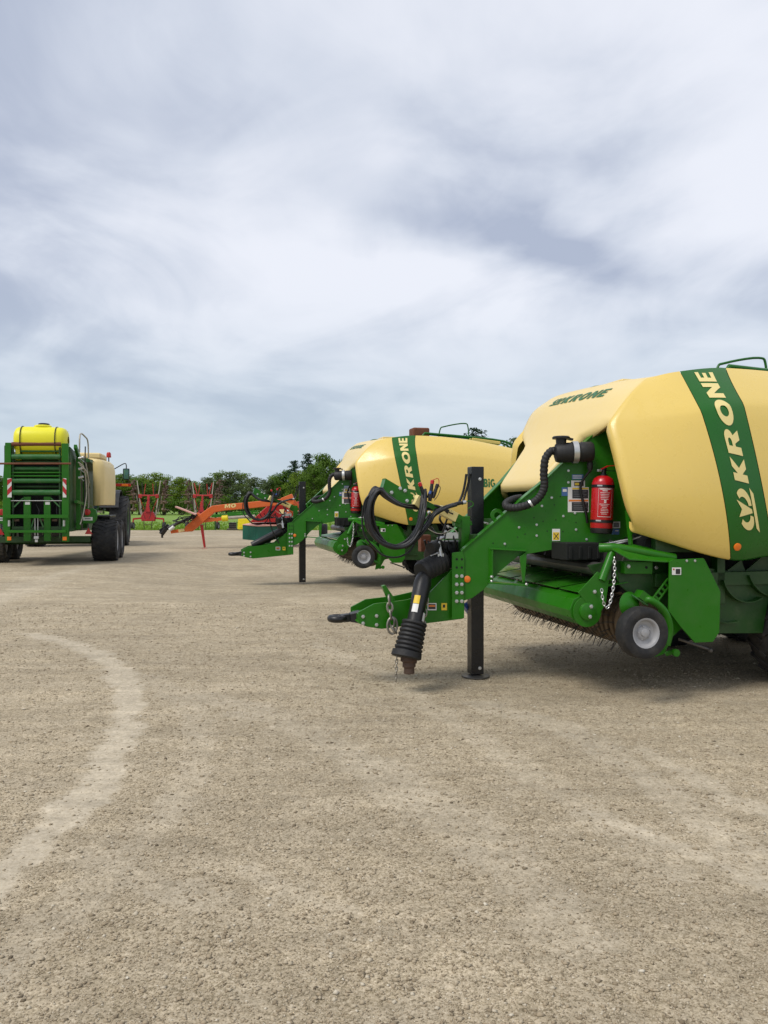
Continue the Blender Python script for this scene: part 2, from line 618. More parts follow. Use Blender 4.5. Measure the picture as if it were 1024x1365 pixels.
def gz(x, y):
    return float(ground_h(x, y))


def vnoise(x, y, seed=0):
    """cheap smooth value noise"""
    r = np.random.default_rng(seed)
    tab = r.random((64, 64))
    xi, yi = np.floor(x).astype(int), np.floor(y).astype(int)
    fx, fy = x - xi, y - yi
    fx, fy = fx * fx * (3 - 2 * fx), fy * fy * (3 - 2 * fy)
    a, b = tab[xi % 64, yi % 64], tab[(xi + 1) % 64, yi % 64]
    c, d = tab[xi % 64, (yi + 1) % 64], tab[(xi + 1) % 64, (yi + 1) % 64]
    return a * (1 - fx) * (1 - fy) + b * fx * (1 - fy) + c * (1 - fx) * fy + d * fx * fy


def pix_ground(u, v):
    z = FPX * CAMZ / (v - HOR)
    return ((u - 512) / FPX * z, z)


# worn wheel tracks: (pixels along the track, half width in metres, weight)
TRACKS = [
    ([(-40, 1205), (40, 1130), (110, 1062), (152, 1000), (170, 945), (163, 905), (135, 875), (90, 858), (40, 846)], 0.130, 1.0),
    ([(-30, 1320), (80, 1215), (190, 1120), (250, 1040), (270, 985), (245, 935), (190, 900)], 0.12, 0.34),
    ([(240, 925), (330, 945), (430, 985), (540, 1050), (650, 1135), (760, 1240)], 0.20, 0.42),
    ([(640, 940), (760, 975), (820, 1010), (930, 1090), (1040, 1180)], 0.16, 0.50),
    ([(860, 1000), (940, 1045), (1030, 1090)], 0.10, 0.62),
    ([(790, 1085), (900, 1130), (1040, 1190)], 0.06, 0.72),
    ([(120, 1140), (200, 1180), (270, 1205)], 0.10, 0.40),
    ([(330, 1160), (400, 1195), (470, 1215)], 0.05, 0.42),
    ([(-20, 815), (60, 790), (130, 774)], 0.35, 0.60),
    ([(120, 727), (230, 724), (340, 722), (420, 727)], 0.50, 0.60),
    ([(150, 716), (250, 715), (340, 714)], 0.9, 0.55),
    ([(420, 860), (520, 905), (600, 960), (760, 1060), (900, 1165)], 0.12, 0.34),
]


def track_value(x, y):
    out = np.zeros_like(x)
    for k, (px, hw, wt) in enumerate(TRACKS):
        pts = spline([np.array(pix_ground(*p)) for p in px], 6)
        best = np.full(x.shape, 1e9)
        for a, b in zip(pts[:-1], pts[1:]):
            d = b - a
            t = np.clip(((x - a[0]) * d[0] + (y - a[1]) * d[1]) / (d @ d + 1e-9), 0, 1)
            best = np.minimum(best, np.hypot(x - a[0] - t * d[0], y - a[1] - t * d[1]))
        ragged = best + (vnoise(x * 5, y * 5, 20 + k) - 0.5) * hw * 0.9 + (vnoise(x * 17, y * 17, 40 + k) - 0.5) * hw * 0.6
        out = np.maximum(out, wt * (1 - sstep(hw * 0.55, hw * 1.20, ragged)))
    return out


def axis(parts):
    out = []
    for a, b, s in parts:
        out += list(np.arange(a, b, s))
    out.append(parts[-1][1])
    return np.array(out)


def sheet(name, xs, ys, hfun, mat, attr=None):
    X, Y = np.meshgrid(xs, ys)
    Z = hfun(X, Y)
    n, m = len(xs), len(ys)
    co = np.stack([X, Y, Z], -1).reshape(-1, 3).astype(np.float32)
    i = (np.arange(m - 1)[:, None] * n + np.arange(n - 1)[None, :]).ravel()
    q = np.stack([i, i + 1, i + n + 1, i + n], -1).astype(np.int32)
    me = bpy.data.meshes.new(name)
    me.vertices.add(len(co))
    me.vertices.foreach_set('co', co.ravel())
    me.loops.add(q.size)
    me.loops.foreach_set('vertex_index', q.ravel())
    me.polygons.add(len(q))
    me.polygons.foreach_set('loop_start', np.arange(0, q.size, 4, dtype=np.int32))
    if attr:
        at = me.attributes.new(attr[0], 'FLOAT', 'POINT')
        at.data.foreach_set('value', attr[1](X, Y).astype(np.float32).ravel())
    me.update()
    me.validate()
    me.shade_smooth()
    me.materials.append(M[mat])
    o = bpy.data.objects.new(name, me)
    COL.objects.link(o)
    o['kind'] = 'structure'
    return o


# gravel: crushed stone bedded in pale dust
m, t, b = new_mat('gravel')
geo = nd(t, 'ShaderNodeNewGeometry')
pos = geo.outputs['Position']
at = nd(t, 'ShaderNodeAttribute', attribute_name='track')
broad = nd(t, 'ShaderNodeTexNoise', {'Vector': pos, 'Scale': 0.55, 'Detail': 5.0, 'Roughness': 0.6})
patch = nd(t, 'ShaderNodeTexNoise', {'Vector': pos, 'Scale': 3.2, 'Detail': 7.0, 'Roughness': 0.68})
grit = nd(t, 'ShaderNodeTexNoise', {'Vector': pos, 'Scale': 38.0, 'Detail': 7.0, 'Roughness': 0.75})
peb = nd(t, 'ShaderNodeTexVoronoi', {'Vector': pos, 'Scale': 110.0, 'Randomness': 1.0})
peb2 = nd(t, 'ShaderNodeTexVoronoi', {'Vector': pos, 'Scale': 230.0, 'Randomness': 1.0})
s1 = nd(t, 'ShaderNodeSeparateColor', {0: peb.outputs['Color']})
s2 = nd(t, 'ShaderNodeSeparateColor', {0: peb2.outputs['Color']})


def mth(op, a, b_=None, c=None, clamp=False):
    n = nd(t, 'ShaderNodeMath', {k: x for k, x in enumerate((a, b_, c)) if x is not None}, operation=op)
    n.use_clamp = clamp
    return n.outputs[0]


tone = mth('ADD', mth('MULTIPLY', s1.outputs[0], 0.30), mth('MULTIPLY', s2.outputs[0], 0.22))
tone = mth('ADD', tone, mth('MULTIPLY', grit.outputs['Fac'], 0.42))
ramp_g = nd(t, 'ShaderNodeValToRGB', {0: tone})
el = ramp_g.color_ramp.elements
el[0].position, el[0].color = 0.28, (0.170, 0.135, 0.082, 1)
el[1].position, el[1].color = 0.74, (0.540, 0.460, 0.340, 1)
e = el.new(0.42)
e.color = (0.345, 0.282, 0.188, 1)
e = el.new(0.60)
e.color = (0.425, 0.354, 0.248, 1)
dustc = nd(t, 'ShaderNodeMix', data_type='RGBA', ins={'Factor': mth('MULTIPLY', grit.outputs['Fac'], 1.0), })
dustc.inputs['A'].default_value = (0.375, 0.318, 0.230, 1)
dustc.inputs['B'].default_value = (0.580, 0.506, 0.385, 1)
pm = nd(t, 'ShaderNodeMapRange', {'Value': patch.outputs['Fac'], 'From Min': 0.44, 'From Max': 0.70, 'To Max': 0.42})
tk = mth('ADD', pm.outputs[0], at.outputs['Fac'], clamp=True)
tkb = mth('MULTIPLY', tk, mth('ADD', mth('MULTIPLY', grit.outputs['Fac'], 2.2), -0.30), clamp=True)
gm = nd(t, 'ShaderNodeMix', data_type='RGBA', ins={'Factor': tkb, 'A': ramp_g.outputs[0], 'B': dustc.outputs['Result']})
bm_ = nd(t, 'ShaderNodeMapRange', {'Value': broad.outputs['Fac'], 'From Min': 0.3, 'From Max': 0.7, 'To Min': 0.84, 'To Max': 1.14})
mott = nd(t, 'ShaderNodeTexNoise', {'Vector': pos, 'Scale': 11.0, 'Detail': 9.0, 'Roughness': 0.8})
mo_ = nd(t, 'ShaderNodeMapRange', {'Value': mott.outputs['Fac'], 'From Min': 0.32, 'From Max': 0.68, 'To Min': 0.78, 'To Max': 1.26})
stm = nd(t, 'ShaderNodeMapping', {'Vector': pos, 'Rotation': (0, 0, R(38)), 'Scale': (0.5, 3.2, 1)})
stn = nd(t, 'ShaderNodeTexNoise', {'Vector': stm.outputs[0], 'Scale': 1.5, 'Detail': 8.0, 'Roughness': 0.7})
st_ = nd(t, 'ShaderNodeMapRange', {'Value': stn.outputs['Fac'], 'From Min': 0.35, 'From Max': 0.65, 'To Min': 0.86, 'To Max': 1.14})
allm = mth('MULTIPLY', mth('MULTIPLY', bm_.outputs[0], mo_.outputs[0]), st_.outputs[0])
gs = nd(t, 'ShaderNodeVectorMath', {0: gm.outputs['Result'], 'Scale': allm}, operation='SCALE')
t.links.new(gs.outputs[0], b.inputs['Base Color'])
b.inputs['Roughness'].default_value = 0.92
b.inputs['Specular IOR Level'].default_value = 0.2
inv = mth('SUBTRACT', 1.0, mth('MULTIPLY', tk, 0.75))
hgt = mth('ADD', mth('MULTIPLY', mth('SUBTRACT', 0.6, peb.outputs['Distance']), inv), mth('MULTIPLY', grit.outputs['Fac'], 0.7))
bp = nd(t, 'ShaderNodeBump', {'Height': hgt, 'Strength': 0.5, 'Distance': 0.005})
t.links.new(bp.outputs[0], b.inputs['Normal'])

# loose stones lying on it
m, t, b = new_mat('stone')
at = nd(t, 'ShaderNodeAttribute', attribute_name='tone')
ramp_s = nd(t, 'ShaderNodeValToRGB', {0: at.outputs['Fac']})
el = ramp_s.color_ramp.elements
el[0].position, el[0].color = 0.0, (0.150, 0.118, 0.078, 1)
el[1].position, el[1].color = 1.0, (0.600, 0.540, 0.430, 1)
e = el.new(0.35)
e.color = (0.340, 0.272, 0.182, 1)
e = el.new(0.75)
e.color = (0.450, 0.380, 0.272, 1)
t.links.new(ramp_s.outputs[0], b.inputs['Base Color'])
b.inputs['Roughness'].default_value = 0.9
b.inputs['Specular IOR Level'].default_value = 0.25

# grass field
m, t, b = new_mat('grass_field')
geo = nd(t, 'ShaderNodeNewGeometry')
pos = geo.outputs['Position']
g1 = nd(t, 'ShaderNodeTexNoise', {'Vector': pos, 'Scale': 0.12, 'Detail': 6.0, 'Roughness': 0.65})
g2 = nd(t, 'ShaderNodeTexNoise', {'Vector': pos, 'Scale': 4.0, 'Detail': 5.0, 'Roughness': 0.7})
gf = mth('ADD', mth('MULTIPLY', g1.outputs['Fac'], 0.6), mth('MULTIPLY', g2.outputs['Fac'], 0.4))
rg = nd(t, 'ShaderNodeValToRGB', {0: gf})
el = rg.color_ramp.elements
el[0].position, el[0].color = 0.35, (0.105, 0.200, 0.014, 1)
el[1].position, el[1].color = 0.65, (0.200, 0.320, 0.030, 1)
t.links.new(rg.outputs[0], b.inputs['Base Color'])
b.inputs['Roughness'].default_value = 0.8
bp = nd(t, 'ShaderNodeBump', {'Height': g2.outputs['Fac'], 'Strength': 0.8, 'Distance': 0.1})
t.links.new(bp.outputs[0], b.inputs['Normal'])
leaf_mat('grass_blade', (0.120, 0.230, 0.018), (0.230, 0.360, 0.036))

YARD_END = 48.5


def yard_h(x, y):
    h = ground_h(x, y)
    near = 1 - sstep(10, 16, y)
    h = h + near * ((vnoise(x * 1.1, y * 1.1, 3) - 0.5) * 0.012 + (vnoise(x * 6, y * 6, 4) - 0.5) * 0.010 + (vnoise(x * 22, y * 22, 5) - 0.5) * 0.007)
    edge = sstep(YARD_END - 2.5, YARD_END, y + (vnoise(x * 0.8, y * 0 + 3.3, 6) - 0.5) * 2.2)
    return h - 0.09 * edge                    # sinks under the turf at its ragged far edge


xs = axis([(-60, -16, 2.0), (-16, -5, 0.35), (-5, -2.6, 0.08), (-2.6, 3.2, 0.030), (3.2, 8, 0.12), (8, 18, 0.5), (18, 70, 3.0)])
ys = axis([(-12, 1.5, 0.6), (1.5, 5.2, 0.030), (5.2, 9, 0.05), (9, 16, 0.12), (16, 30, 0.35), (30, YARD_END, 0.4)])
sheet('gravel_yard', xs, ys, yard_h, 'gravel', ('track', track_value))


def field_h(x, y):
    inside = 1 - sstep(YARD_END - 3.5, YARD_END - 1.5, y)
    return ground_h(x, y) - 0.045 - 0.25 * inside


sheet('grass_field', axis([(-1200, -100, 50), (-100, 100, 4), (100, 1200, 50)]),
      axis([(-60, 40, 10), (40, 60, 0.5), (60, 120, 6), (120, 1800, 60)]), field_h, 'grass_field')


def scatter_mesh(name, co, tris, mat, attr=None, kind='stuff'):
    me = bpy.data.meshes.new(name)
    me.vertices.add(len(co))
    me.vertices.foreach_set('co', np.asarray(co, np.float32).ravel())
    q = np.asarray(tris, np.int32)
    me.loops.add(q.size)
    me.loops.foreach_set('vertex_index', q.ravel())
    me.polygons.add(len(q))
    me.polygons.foreach_set('loop_start', np.arange(0, q.size, q.shape[1], dtype=np.int32))
    if attr is not None:
        a_ = me.attributes.new(attr[0], 'FLOAT', 'POINT')
        a_.data.foreach_set('value', attr[1].astype(np.float32).ravel())
    me.update()
    me.materials.append(M[mat])
    o = bpy.data.objects.new(name, me)
    COL.objects.link(o)
    o['kind'] = kind
    return o


# loose stones, dense near the camera
N = 150000
dist = 1.7 + 10.5 * RNG.random(N) ** 1.5
ang = (RNG.random(N) - 0.5) * 1.25
px_, py_ = dist * np.tan(ang), dist
keep = RNG.random(N) > 0.90 * track_value(px_, py_)
px_, py_ = px_[keep], py_[keep]
N = len(px_)
sz = (0.0021 + 0.0080 * RNG.random(N) ** 9 + 0.0020 * RNG.random(N)) * (1 + 0.04 * (py_ - 2))
sz[RNG.random(N) < 0.003] *= 1.5
base = np.array([(1, 0, 0), (0, 1, 0), (-1, 0, 0), (0, -1, 0), (0, 0, 1), (0, 0, -1)], float)
vv = base[None] * (0.75 + 0.6 * RNG.random((N, 6, 1))) + (RNG.random((N, 6, 3)) - 0.5) * 0.55
vv[:, :, 2] *= 0.62
th_ = RNG.random(N) * 6.283
c_, s_ = np.cos(th_)[:, None], np.sin(th_)[:, None]
xr, yr = vv[:, :, 0] * c_ - vv[:, :, 1] * s_, vv[:, :, 0] * s_ + vv[:, :, 1] * c_
vv[:, :, 0], vv[:, :, 1] = xr * (0.8 + 0.6 * RNG.random((N, 1))), yr
vv *= sz[:, None, None]
vv[:, :, 0] += px_[:, None]
vv[:, :, 1] += py_[:, None]
vv[:, :, 2] += (yard_h(px_, py_) + sz * 0.18)[:, None]
fb = np.array([(0, 1, 4), (1, 2, 4), (2, 3, 4), (3, 0, 4), (1, 0, 5), (2, 1, 5), (3, 2, 5), (0, 3, 5)])
tr_ = (fb[None] + (np.arange(N) * 6)[:, None, None]).reshape(-1, 3)
tag(scatter_mesh('loose_stones', vv.reshape(-1, 3), tr_, 'stone', ('tone', np.repeat(np.clip(RNG.normal(0.48, 0.2, N), 0, 1), 6))),
    'loose crushed stone scattered over the gravel yard', 'gravel')

# turf along the far edge of the yard
N = 42000
gy = YARD_END - 2.2 + 30 * RNG.random(N) ** 2.0
gx = (RNG.random(N) - 0.5) * 110 * gy / 55
gz_ = field_h(gx, gy)
hh = 0.05 + 0.13 * RNG.random(N)
an = RNG.random(N) * 6.283
wd_ = 0.03 + 0.03 * RNG.random(N)
p0 = np.stack([gx - np.cos(an) * wd_, gy - np.sin(an) * wd_, gz_ - 0.02], -1)
p1 = np.stack([gx + np.cos(an) * wd_, gy + np.sin(an) * wd_, gz_ - 0.02], -1)
p2 = np.stack([gx + (RNG.random(N) - .5) * .1, gy + (RNG.random(N) - .5) * .1, gz_ + hh], -1)
tag(scatter_mesh('grass', np.stack([p0, p1, p2], 1).reshape(-1, 3), np.arange(3 * N).reshape(-1, 3), 'grass_blade'),
    'bright green mown grass beyond the gravel yard', 'grass')


# ------------------------------------------------------------------ trees
def leaf_faces(cs, rad, n, size, rg_, squash=0.8, droop=0.0):
    """leaf-spray triangles/quads filling clump spheres"""
    V = []
    for (cx, cy, cz), r in zip(cs, rad):
        k = max(6, int(n * r * r))
        d = rg_.normal(size=(k, 3))
        d /= np.linalg.norm(d, axis=1)[:, None]
        rr = r * (0.45 + 0.65 * rg_.random(k) ** 0.6)
        p = d * rr[:, None]
        p[:, 2] *= squash
        p += (cx, cy, cz)
        nrm_ = d + rg_.normal(size=(k, 3)) * 0.42
        nrm_[:, 2] += 0.3
        nrm_ /= np.linalg.norm(nrm_, axis=1)[:, None]
        a_ = np.cross(nrm_, rg_.normal(size=(k, 3)))
        a_ /= np.linalg.norm(a_, axis=1)[:, None]
        b_ = np.cross(nrm_, a_)
        s = size * (0.55 + 0.9 * rg_.random(k))[:, None]
        V.append(np.stack([p - a_ * s, p + b_ * s * 0.7 - a_ * s * 0.15, p + a_ * s, p - b_ * s * 0.7 + a_ * s * 0.2], 1))
    return np.concatenate(V).reshape(-1, 3)


def tree_proto(kind, seed):
    rg_ = np.random.default_rng(seed)
    h = 10.0
    trunk = MB()
    cs, rad = [], []
    if kind in ('round', 'open'):
        lean = rg_.normal(size=2) * 0.25
        tp = [(0, 0, -0.15), (lean[0] * .3, lean[1] * .3, h * .25), (lean[0], lean[1], h * .55), (lean[0] * 1.4, lean[1] * 1.4, h * .86)]
        sp = spline(tp, 4)
        trunk.tube(sp, list(np.linspace(0.20, 0.04, len(sp))), 7)
        nb = 30 if kind == 'round' else 32
        for i in range(nb):
            f = (i + 0.5) / nb
            z0 = h * (0.06 + 0.80 * f)
            a0 = i * 2.4 + rg_.normal() * .4
            prof = math.sin(math.pi * min(1, (0.22 + 0.72 * f))) ** 0.6
            L = (2.6 if kind == 'round' else 2.3) * prof * (0.65 + 0.55 * rg_.random())
            rise = 0.5 + 1.1 * f
            k = np.interp(z0, [q[2] for q in tp], [q[0] for q in tp]), np.interp(z0, [q[2] for q in tp], [q[1] for q in tp])
            e_ = np.array([k[0] + math.cos(a0) * L, k[1] + math.sin(a0) * L, z0 + rise])
            trunk.tube([(k[0], k[1], z0 - .3), ((k[0] + e_[0]) / 2, (k[1] + e_[1]) / 2, z0 + rise * .35), e_], [0.07, 0.045, 0.015], 5)
            for q in range(2):
                cs.append(e_ + rg_.normal(size=3) * (0.35, 0.35, 0.3) - np.array([math.cos(a0), math.sin(a0), 0]) * q * L * .4)
                rad.append((0.70 + 0.60 * rg_.random()) * (1.0 if kind == 'round' else 0.80))
        cs.append(np.array([lean[0] * 1.4, lean[1] * 1.4, h * .92]))
        rad.append(0.8)
        V = leaf_faces(cs, rad, 125 if kind == 'round' else 92, 0.150, rg_)
    elif kind == 'pine':
        trunk.tube([(0, 0, -0.15), (0.05, 0, h * .5), (0.1, 0.05, h * .99)], [0.18, 0.11, 0.02], 7)
        for i in range(40):
            f = i / 40
            z0 = h * (0.14 + 0.84 * f)
            a0 = i * 2.4 + rg_.normal() * .3
            L = (2.0 * (1 - f) ** 0.75 + 0.25) * (0.6 + 0.6 * rg_.random())
            e_ = np.array([math.cos(a0) * L, math.sin(a0) * L, z0 + 0.15 + 0.25 * L * (f - .2)])
            trunk.tube([(0, 0, z0), e_ * (0.5, 0.5, 0) + (0, 0, z0), e_], [0.035, 0.025, 0.01], 4)
            for q in np.linspace(0.45, 1.0, 3):
                cs.append(np.array([e_[0] * q, e_[1] * q, z0 + (e_[2] - z0) * q]) + rg_.normal(size=3) * .08)
                rad.append(0.30 + 0.28 * rg_.random() + 0.15 * (1 - f))
        V = leaf_faces(cs, rad, 150, 0.10, rg_, squash=0.45)
    else:                                         # shrub
        h = 3.0
        for i in range(7):
            a0 = i * 0.9 + rg_.random()
            e_ = np.array([math.cos(a0) * 1.1 * rg_.random(), math.sin(a0) * 1.1 * rg_.random(), 0.9 + 1.7 * rg_.random()])
            trunk.tube([(e_[0] * .15, e_[1] * .15, -0.1), e_ * (.6, .6, .6), e_], [0.05, 0.03, 0.01], 5)
            cs.append(e_)
            rad.append(0.6 + 0.4 * rg_.random())
            cs.append(e_ * (1.1, 1.1, 0.55))
            rad.append(0.5 + 0.35 * rg_.random())
        V = leaf_faces(cs, rad, 90, 0.13, rg_)
    n4 = len(V) // 4
    V3 = np.asarray(V).reshape(-1, 4, 3)
    cen = V3.mean(1)
    ca_ = np.array(cs)
    near_c = np.concatenate([ca_[np.argmin(((q_[None] - ca_[:, None]) ** 2).sum(-1), axis=0)] for q_ in np.array_split(cen, max(1, len(cen) // 1500))])
    puff = cen - near_c                           # leaves take the light of the clump they sit on
    puff /= np.linalg.norm(puff, axis=1)[:, None] + 1e-6
    whole = cen - np.array((0, 0, h * .5))
    whole /= np.linalg.norm(whole, axis=1)[:, None] + 1e-6
    NV = puff * .8 + whole * .5 + np.array((0, 0, .25))
    NV /= np.linalg.norm(NV, axis=1)[:, None]
    gn = np.cross(V3[:, 1] - V3[:, 0], V3[:, 2] - V3[:, 0])
    flip = (gn * NV).sum(1) < 0
    V3[flip] = V3[flip][:, ::-1]
    gn[flip] *= -1
    gn /= np.linalg.norm(gn, axis=1)[:, None] + 1e-9
    NV = NV * .65 + gn * .35
    V = V3.reshape(-1, 3)
    me = bpy.data.meshes.new('crown')
    me.from_pydata([tuple(p) for p in V], [], [tuple(range(i * 4, i * 4 + 4)) for i in range(n4)])
    me.shade_smooth()
    me.normals_split_custom_set_from_vertices([tuple(q_) for q_ in np.repeat(NV, 4, axis=0)])
    return trunk.mesh('trunk'), me


def fresh_crown(me, mat):
    c = me.copy()
    c.materials.clear()
    c.materials.append(M[mat])
    return c


PROTO = {}
for kd, sds in (('round', (1, 2, 3)), ('open', (4, 5, 6)), ('pine', (7, 8)), ('shrub', (9, 10))):
    for i_, sd_ in enumerate(sds):
        tm, cm = tree_proto(kd, sd_)
        tm.materials.append(M['bark_pale' if kd == 'open' and i_ == 1 else 'bark'])
        PROTO[kd, i_] = (tm, cm)
CROWN = {}


def tree(kind, var, leaf, x, y, h, wide, name, label, group):
    tm, cm = PROTO[kind, var]
    key = (kind, var, leaf)
    if key not in CROWN:
        CROWN[key] = fresh_crown(cm, leaf)
    r = empty(name, (x, y, gz(x, y) - 0.05), random.random() * 6.28, label, 'shrub' if kind == 'shrub' else 'tree', group)
    k = h / (3.0 if kind == 'shrub' else 10.8)
    r.scale = (k * wide, k * wide, k)
    for nm, me in (('trunk', tm), ('crown', CROWN[key])):
        o = bpy.data.objects.new(nm, me)
        COL.objects.link(o)
        o.parent = r


def tree_at(u, vtop, dist, kind, var, leaf, wide, name, label, group):
    x = (u - 512) / FPX * dist
    h = CAMZ + (HOR - vtop) / FPX * dist - gz(x, dist)
    tree(kind, var, leaf, x, dist, h, wide, name, label, group)


GT = 'trees along the far edge of the field'
# front row of the wood, tops read along the skyline (pixel column, pixel height of the top)
skyline = [(-420, 640), (-340, 632), (-270, 636), (-200, 630), (-130, 634), (-60, 628), (0, 634), (40, 630), (80, 633), (118, 632), (146, 634), (164, 633), (184, 636),
           (203, 632), (222, 634), (240, 637), (258, 641), (276, 634), (291, 629), (306, 626), (322, 629), (338, 634), (354, 637), (370, 634), (384, 625),
           (470, 624), (500, 628), (540, 630), (590, 622), (640, 628), (700, 624), (760, 628), (820, 622), (880, 628), (940, 624), (1000, 628), (1060, 624), (1130, 628), (1210, 624), (1300, 630), (1400, 626)]
LAB = {('round', 'leaf_spring'): 'bright spring green round-crowned tree in the far tree line',
       ('round', 'leaf_green'): 'mid green full-crowned tree in the far tree line',
       ('open', 'leaf_grey'): 'grey green thin-crowned tree with pale limbs showing in the far tree line',
       ('open', 'leaf_spring'): 'yellow green loose-crowned tree in the far tree line',
       ('pine', 'leaf_pine'): 'dark pointed pine standing among the leafy trees of the far tree line'}
rt = random.Random(4)
kinds = [('round', 'leaf_spring'), ('open', 'leaf_grey'), ('round', 'leaf_green'), ('open', 'leaf_spring'), ('round', 'leaf_green')]
for i, (u, vt) in enumerate(skyline):
    kd = kinds[(i * 3 + rt.randint(0, 1)) % 5]
    if 276 <= u <= 338:
        kd = ('open', 'leaf_grey') if i % 2 else ('open', 'leaf_spring')
    tree_at(u + rt.uniform(-3, 3), vt + rt.uniform(-2, 2), 172 + rt.uniform(-8, 12), kd[0], rt.randint(0, 2), kd[1], rt.uniform(1.15, 1.6),
            'broadleaf_tree', LAB[kd], GT)
for i in range(58):                                # second row fills the gaps between them
    u = -430 + i * 32 + rt.uniform(-8, 8)
    kd = kinds[rt.randint(0, 4)] if i % 6 else ('pine', 'leaf_pine')
    vt = rt.uniform(636, 646) if u < 400 else rt.uniform(630, 640)
    tree_at(u, vt, rt.uniform(192, 205), kd[0], rt.randint(0, 1), kd[1], rt.uniform(1.3, 1.8), 'pine_tree' if kd[0] == 'pine' else 'broadleaf_tree', LAB[kd], GT)
for i in range(64):                                # brush along the foot of the wood
    u = -430 + i * 28 + rt.uniform(-9, 9)
    tree_at(u, rt.uniform(658, 668), rt.uniform(152, 163), 'shrub', rt.randint(0, 1), ('leaf_green', 'leaf_spring', 'leaf_green')[i % 3], rt.uniform(1.0, 1.5), 'shrub',
            ('dark green' if i % 3 != 1 else 'bright green') + ' brush at the foot of the far tree line', 'brush along the foot of the wood')
# the taller clump behind the second baler
GC = 'tall trees clumped behind the second baler'
for u, vt, ds, kd, va, lf, wd_, lb in [
        (411, 596, 120, 'pine', 0, 'leaf_pine', 1.0, 'tallest dark pine rising above the tree line behind the second baler'),
        (392, 607, 124, 'pine', 1, 'leaf_pine', 1.05, 'second dark pine beside the tallest pine behind the second baler'),
        (434, 605, 112, 'round', 0, 'leaf_green', 1.05, 'full round green tree beside the tall pines behind the second baler'),
        (456, 612, 116, 'round', 1, 'leaf_green', 1.0, 'dense green tree half hidden by the second baler hood'),
        (419, 618, 108, 'round', 2, 'leaf_green', 1.0, 'lower dense green tree in front of the tall pines'),
        (398, 628, 118, 'round', 1, 'leaf_spring', 0.9, 'lighter green tree at the edge of the pine clump'),
        (634, 558, 105, 'pine', 0, 'leaf_pine', 1.25, 'dark pine top showing above the second baler roof'),
        (692, 579, 110, 'open', 0, 'leaf_grey', 1.0, 'pale green tree top showing between the two balers'),
        (612, 590, 112, 'round', 2, 'leaf_green', 0.9, 'green tree standing behind the second baler roof')]:
    tree_at(u, vt, ds, kd, va, lf, wd_, 'pine_tree' if kd == 'pine' else 'broadleaf_tree', lb, GC)

# ------------------------------------------------------------------ shared wheel builder
def wheel(parent, name, c, ax, r, w, rim_r, tyre_mat, rim_mat, lugs=0, n=40, dish=0.35):
    """c = centre, ax = axle direction pointing outwards"""
    c, ax = np.asarray(c, float), unit(ax)
    g = MB()
    h = w / 2
    g.lathe([(-h * .80, rim_r), (-h * .98, rim_r + (r - rim_r) * .35), (-h, rim_r + (r - rim_r) * .62), (-h * .86, r * .965), (-h * .6, r * .995), (0, r),
             (h * .6, r * .995), (h * .86, r * .965), (h, rim_r + (r - rim_r) * .62), (h * .98, rim_r + (r - rim_r) * .35), (h * .80, rim_r)], c, ax, n, caps=False)
    if lugs:
        s, u = g.frame(ax, (0.11, 0.07, 1))
        for k in range(lugs):
            for sd_ in (-1, 1):
                a0 = 2 * math.pi * (k + (0.5 if sd_ > 0 else 0)) / lugs
                a1 = a0 + 2 * math.pi / lugs * 0.95
                d0, d1 = s * math.cos(a0) + u * math.sin(a0), s * math.cos(a1) + u * math.sin(a1)
                pA = c + d0 * (r * 1.004) + ax * sd_ * h * .05
                pB = c + d1 * (r * .985) + ax * sd_ * h * .90
                g.beam(pA, pB, w * .075, r * .045, up=(d0 + d1) / 2)
    wo_ = g.build(name, tyre_mat, parent, 40)
    g = MB()
    g.lathe([(-h * .75, rim_r * .99), (h * .78, rim_r * 1.0), (h * .86, rim_r * 1.05), (h * .80, rim_r * .93), (h * dish, rim_r * .80), (h * (dish - .12), rim_r * .55),
             (h * (dish + .1), rim_r * .40), (h * (dish + .1), rim_r * .30), (h * (dish + .30), rim_r * .26), (h * (dish + .34), rim_r * .12), (h * (dish + .34), 0.0)], c, ax, 28)
    s, u = g.frame(ax, (0.11, 0.07, 1))
    for k in range(5):
        a0 = 2 * math.pi * k / 5
        p = c + (s * math.cos(a0) + u * math.sin(a0)) * rim_r * .47 + ax * h * (dish - .02)
        g.cyl(p, p + ax * h * .16, rim_r * .055, 6)
    g.build('rim', rim_mat, wo_, 40)
    return wo_


def chain(name, pts, parent, mat, link=0.05, r=0.007):
    g = MB()
    pts = [np.asarray(p, float) for p in pts]
    acc, k = 0.0, 0
    for a_, b_ in zip(pts[:-1], pts[1:]):
        L = np.linalg.norm(b_ - a_)
        d = (b_ - a_) / L
        while acc < L:
            c = a_ + d * acc
            s, u = g.frame(d, (0.3, 0.9, 0.1))
            ww = s if k % 2 else u
            ring = []
            for i in range(10):
                t_ = 2 * math.pi * i / 10
                ring.append(c + d * math.cos(t_) * link * .62 + ww * math.sin(t_) * link * .33)
            g.tube(ring, r, 5, closed=True)
            acc += link * .92
            k += 1
        acc -= L
    return g.build(name, mat, parent, 60)


def bellows(g, p, q, r0, r1, ribs, depth):
    p, q = np.asarray(p, float), np.asarray(q, float)
    L = float(np.linalg.norm(q - p))
    prof = [(0, r0 * .6)]
    for i in range(ribs):
        f0, f1, f2 = i / ribs, (i + .55) / ribs, (i + .98) / ribs
        prof += [(L * f0, (r0 + (r1 - r0) * f0) - depth), (L * (f0 + .12 / ribs), (r0 + (r1 - r0) * f0)), (L * f1, (r0 + (r1 - r0) * f1)), (L * f2, (r0 + (r1 - r0) * f2) - depth)]
    prof += [(L, r1 * .6)]
    g.lathe(prof, p, q - p, 22)


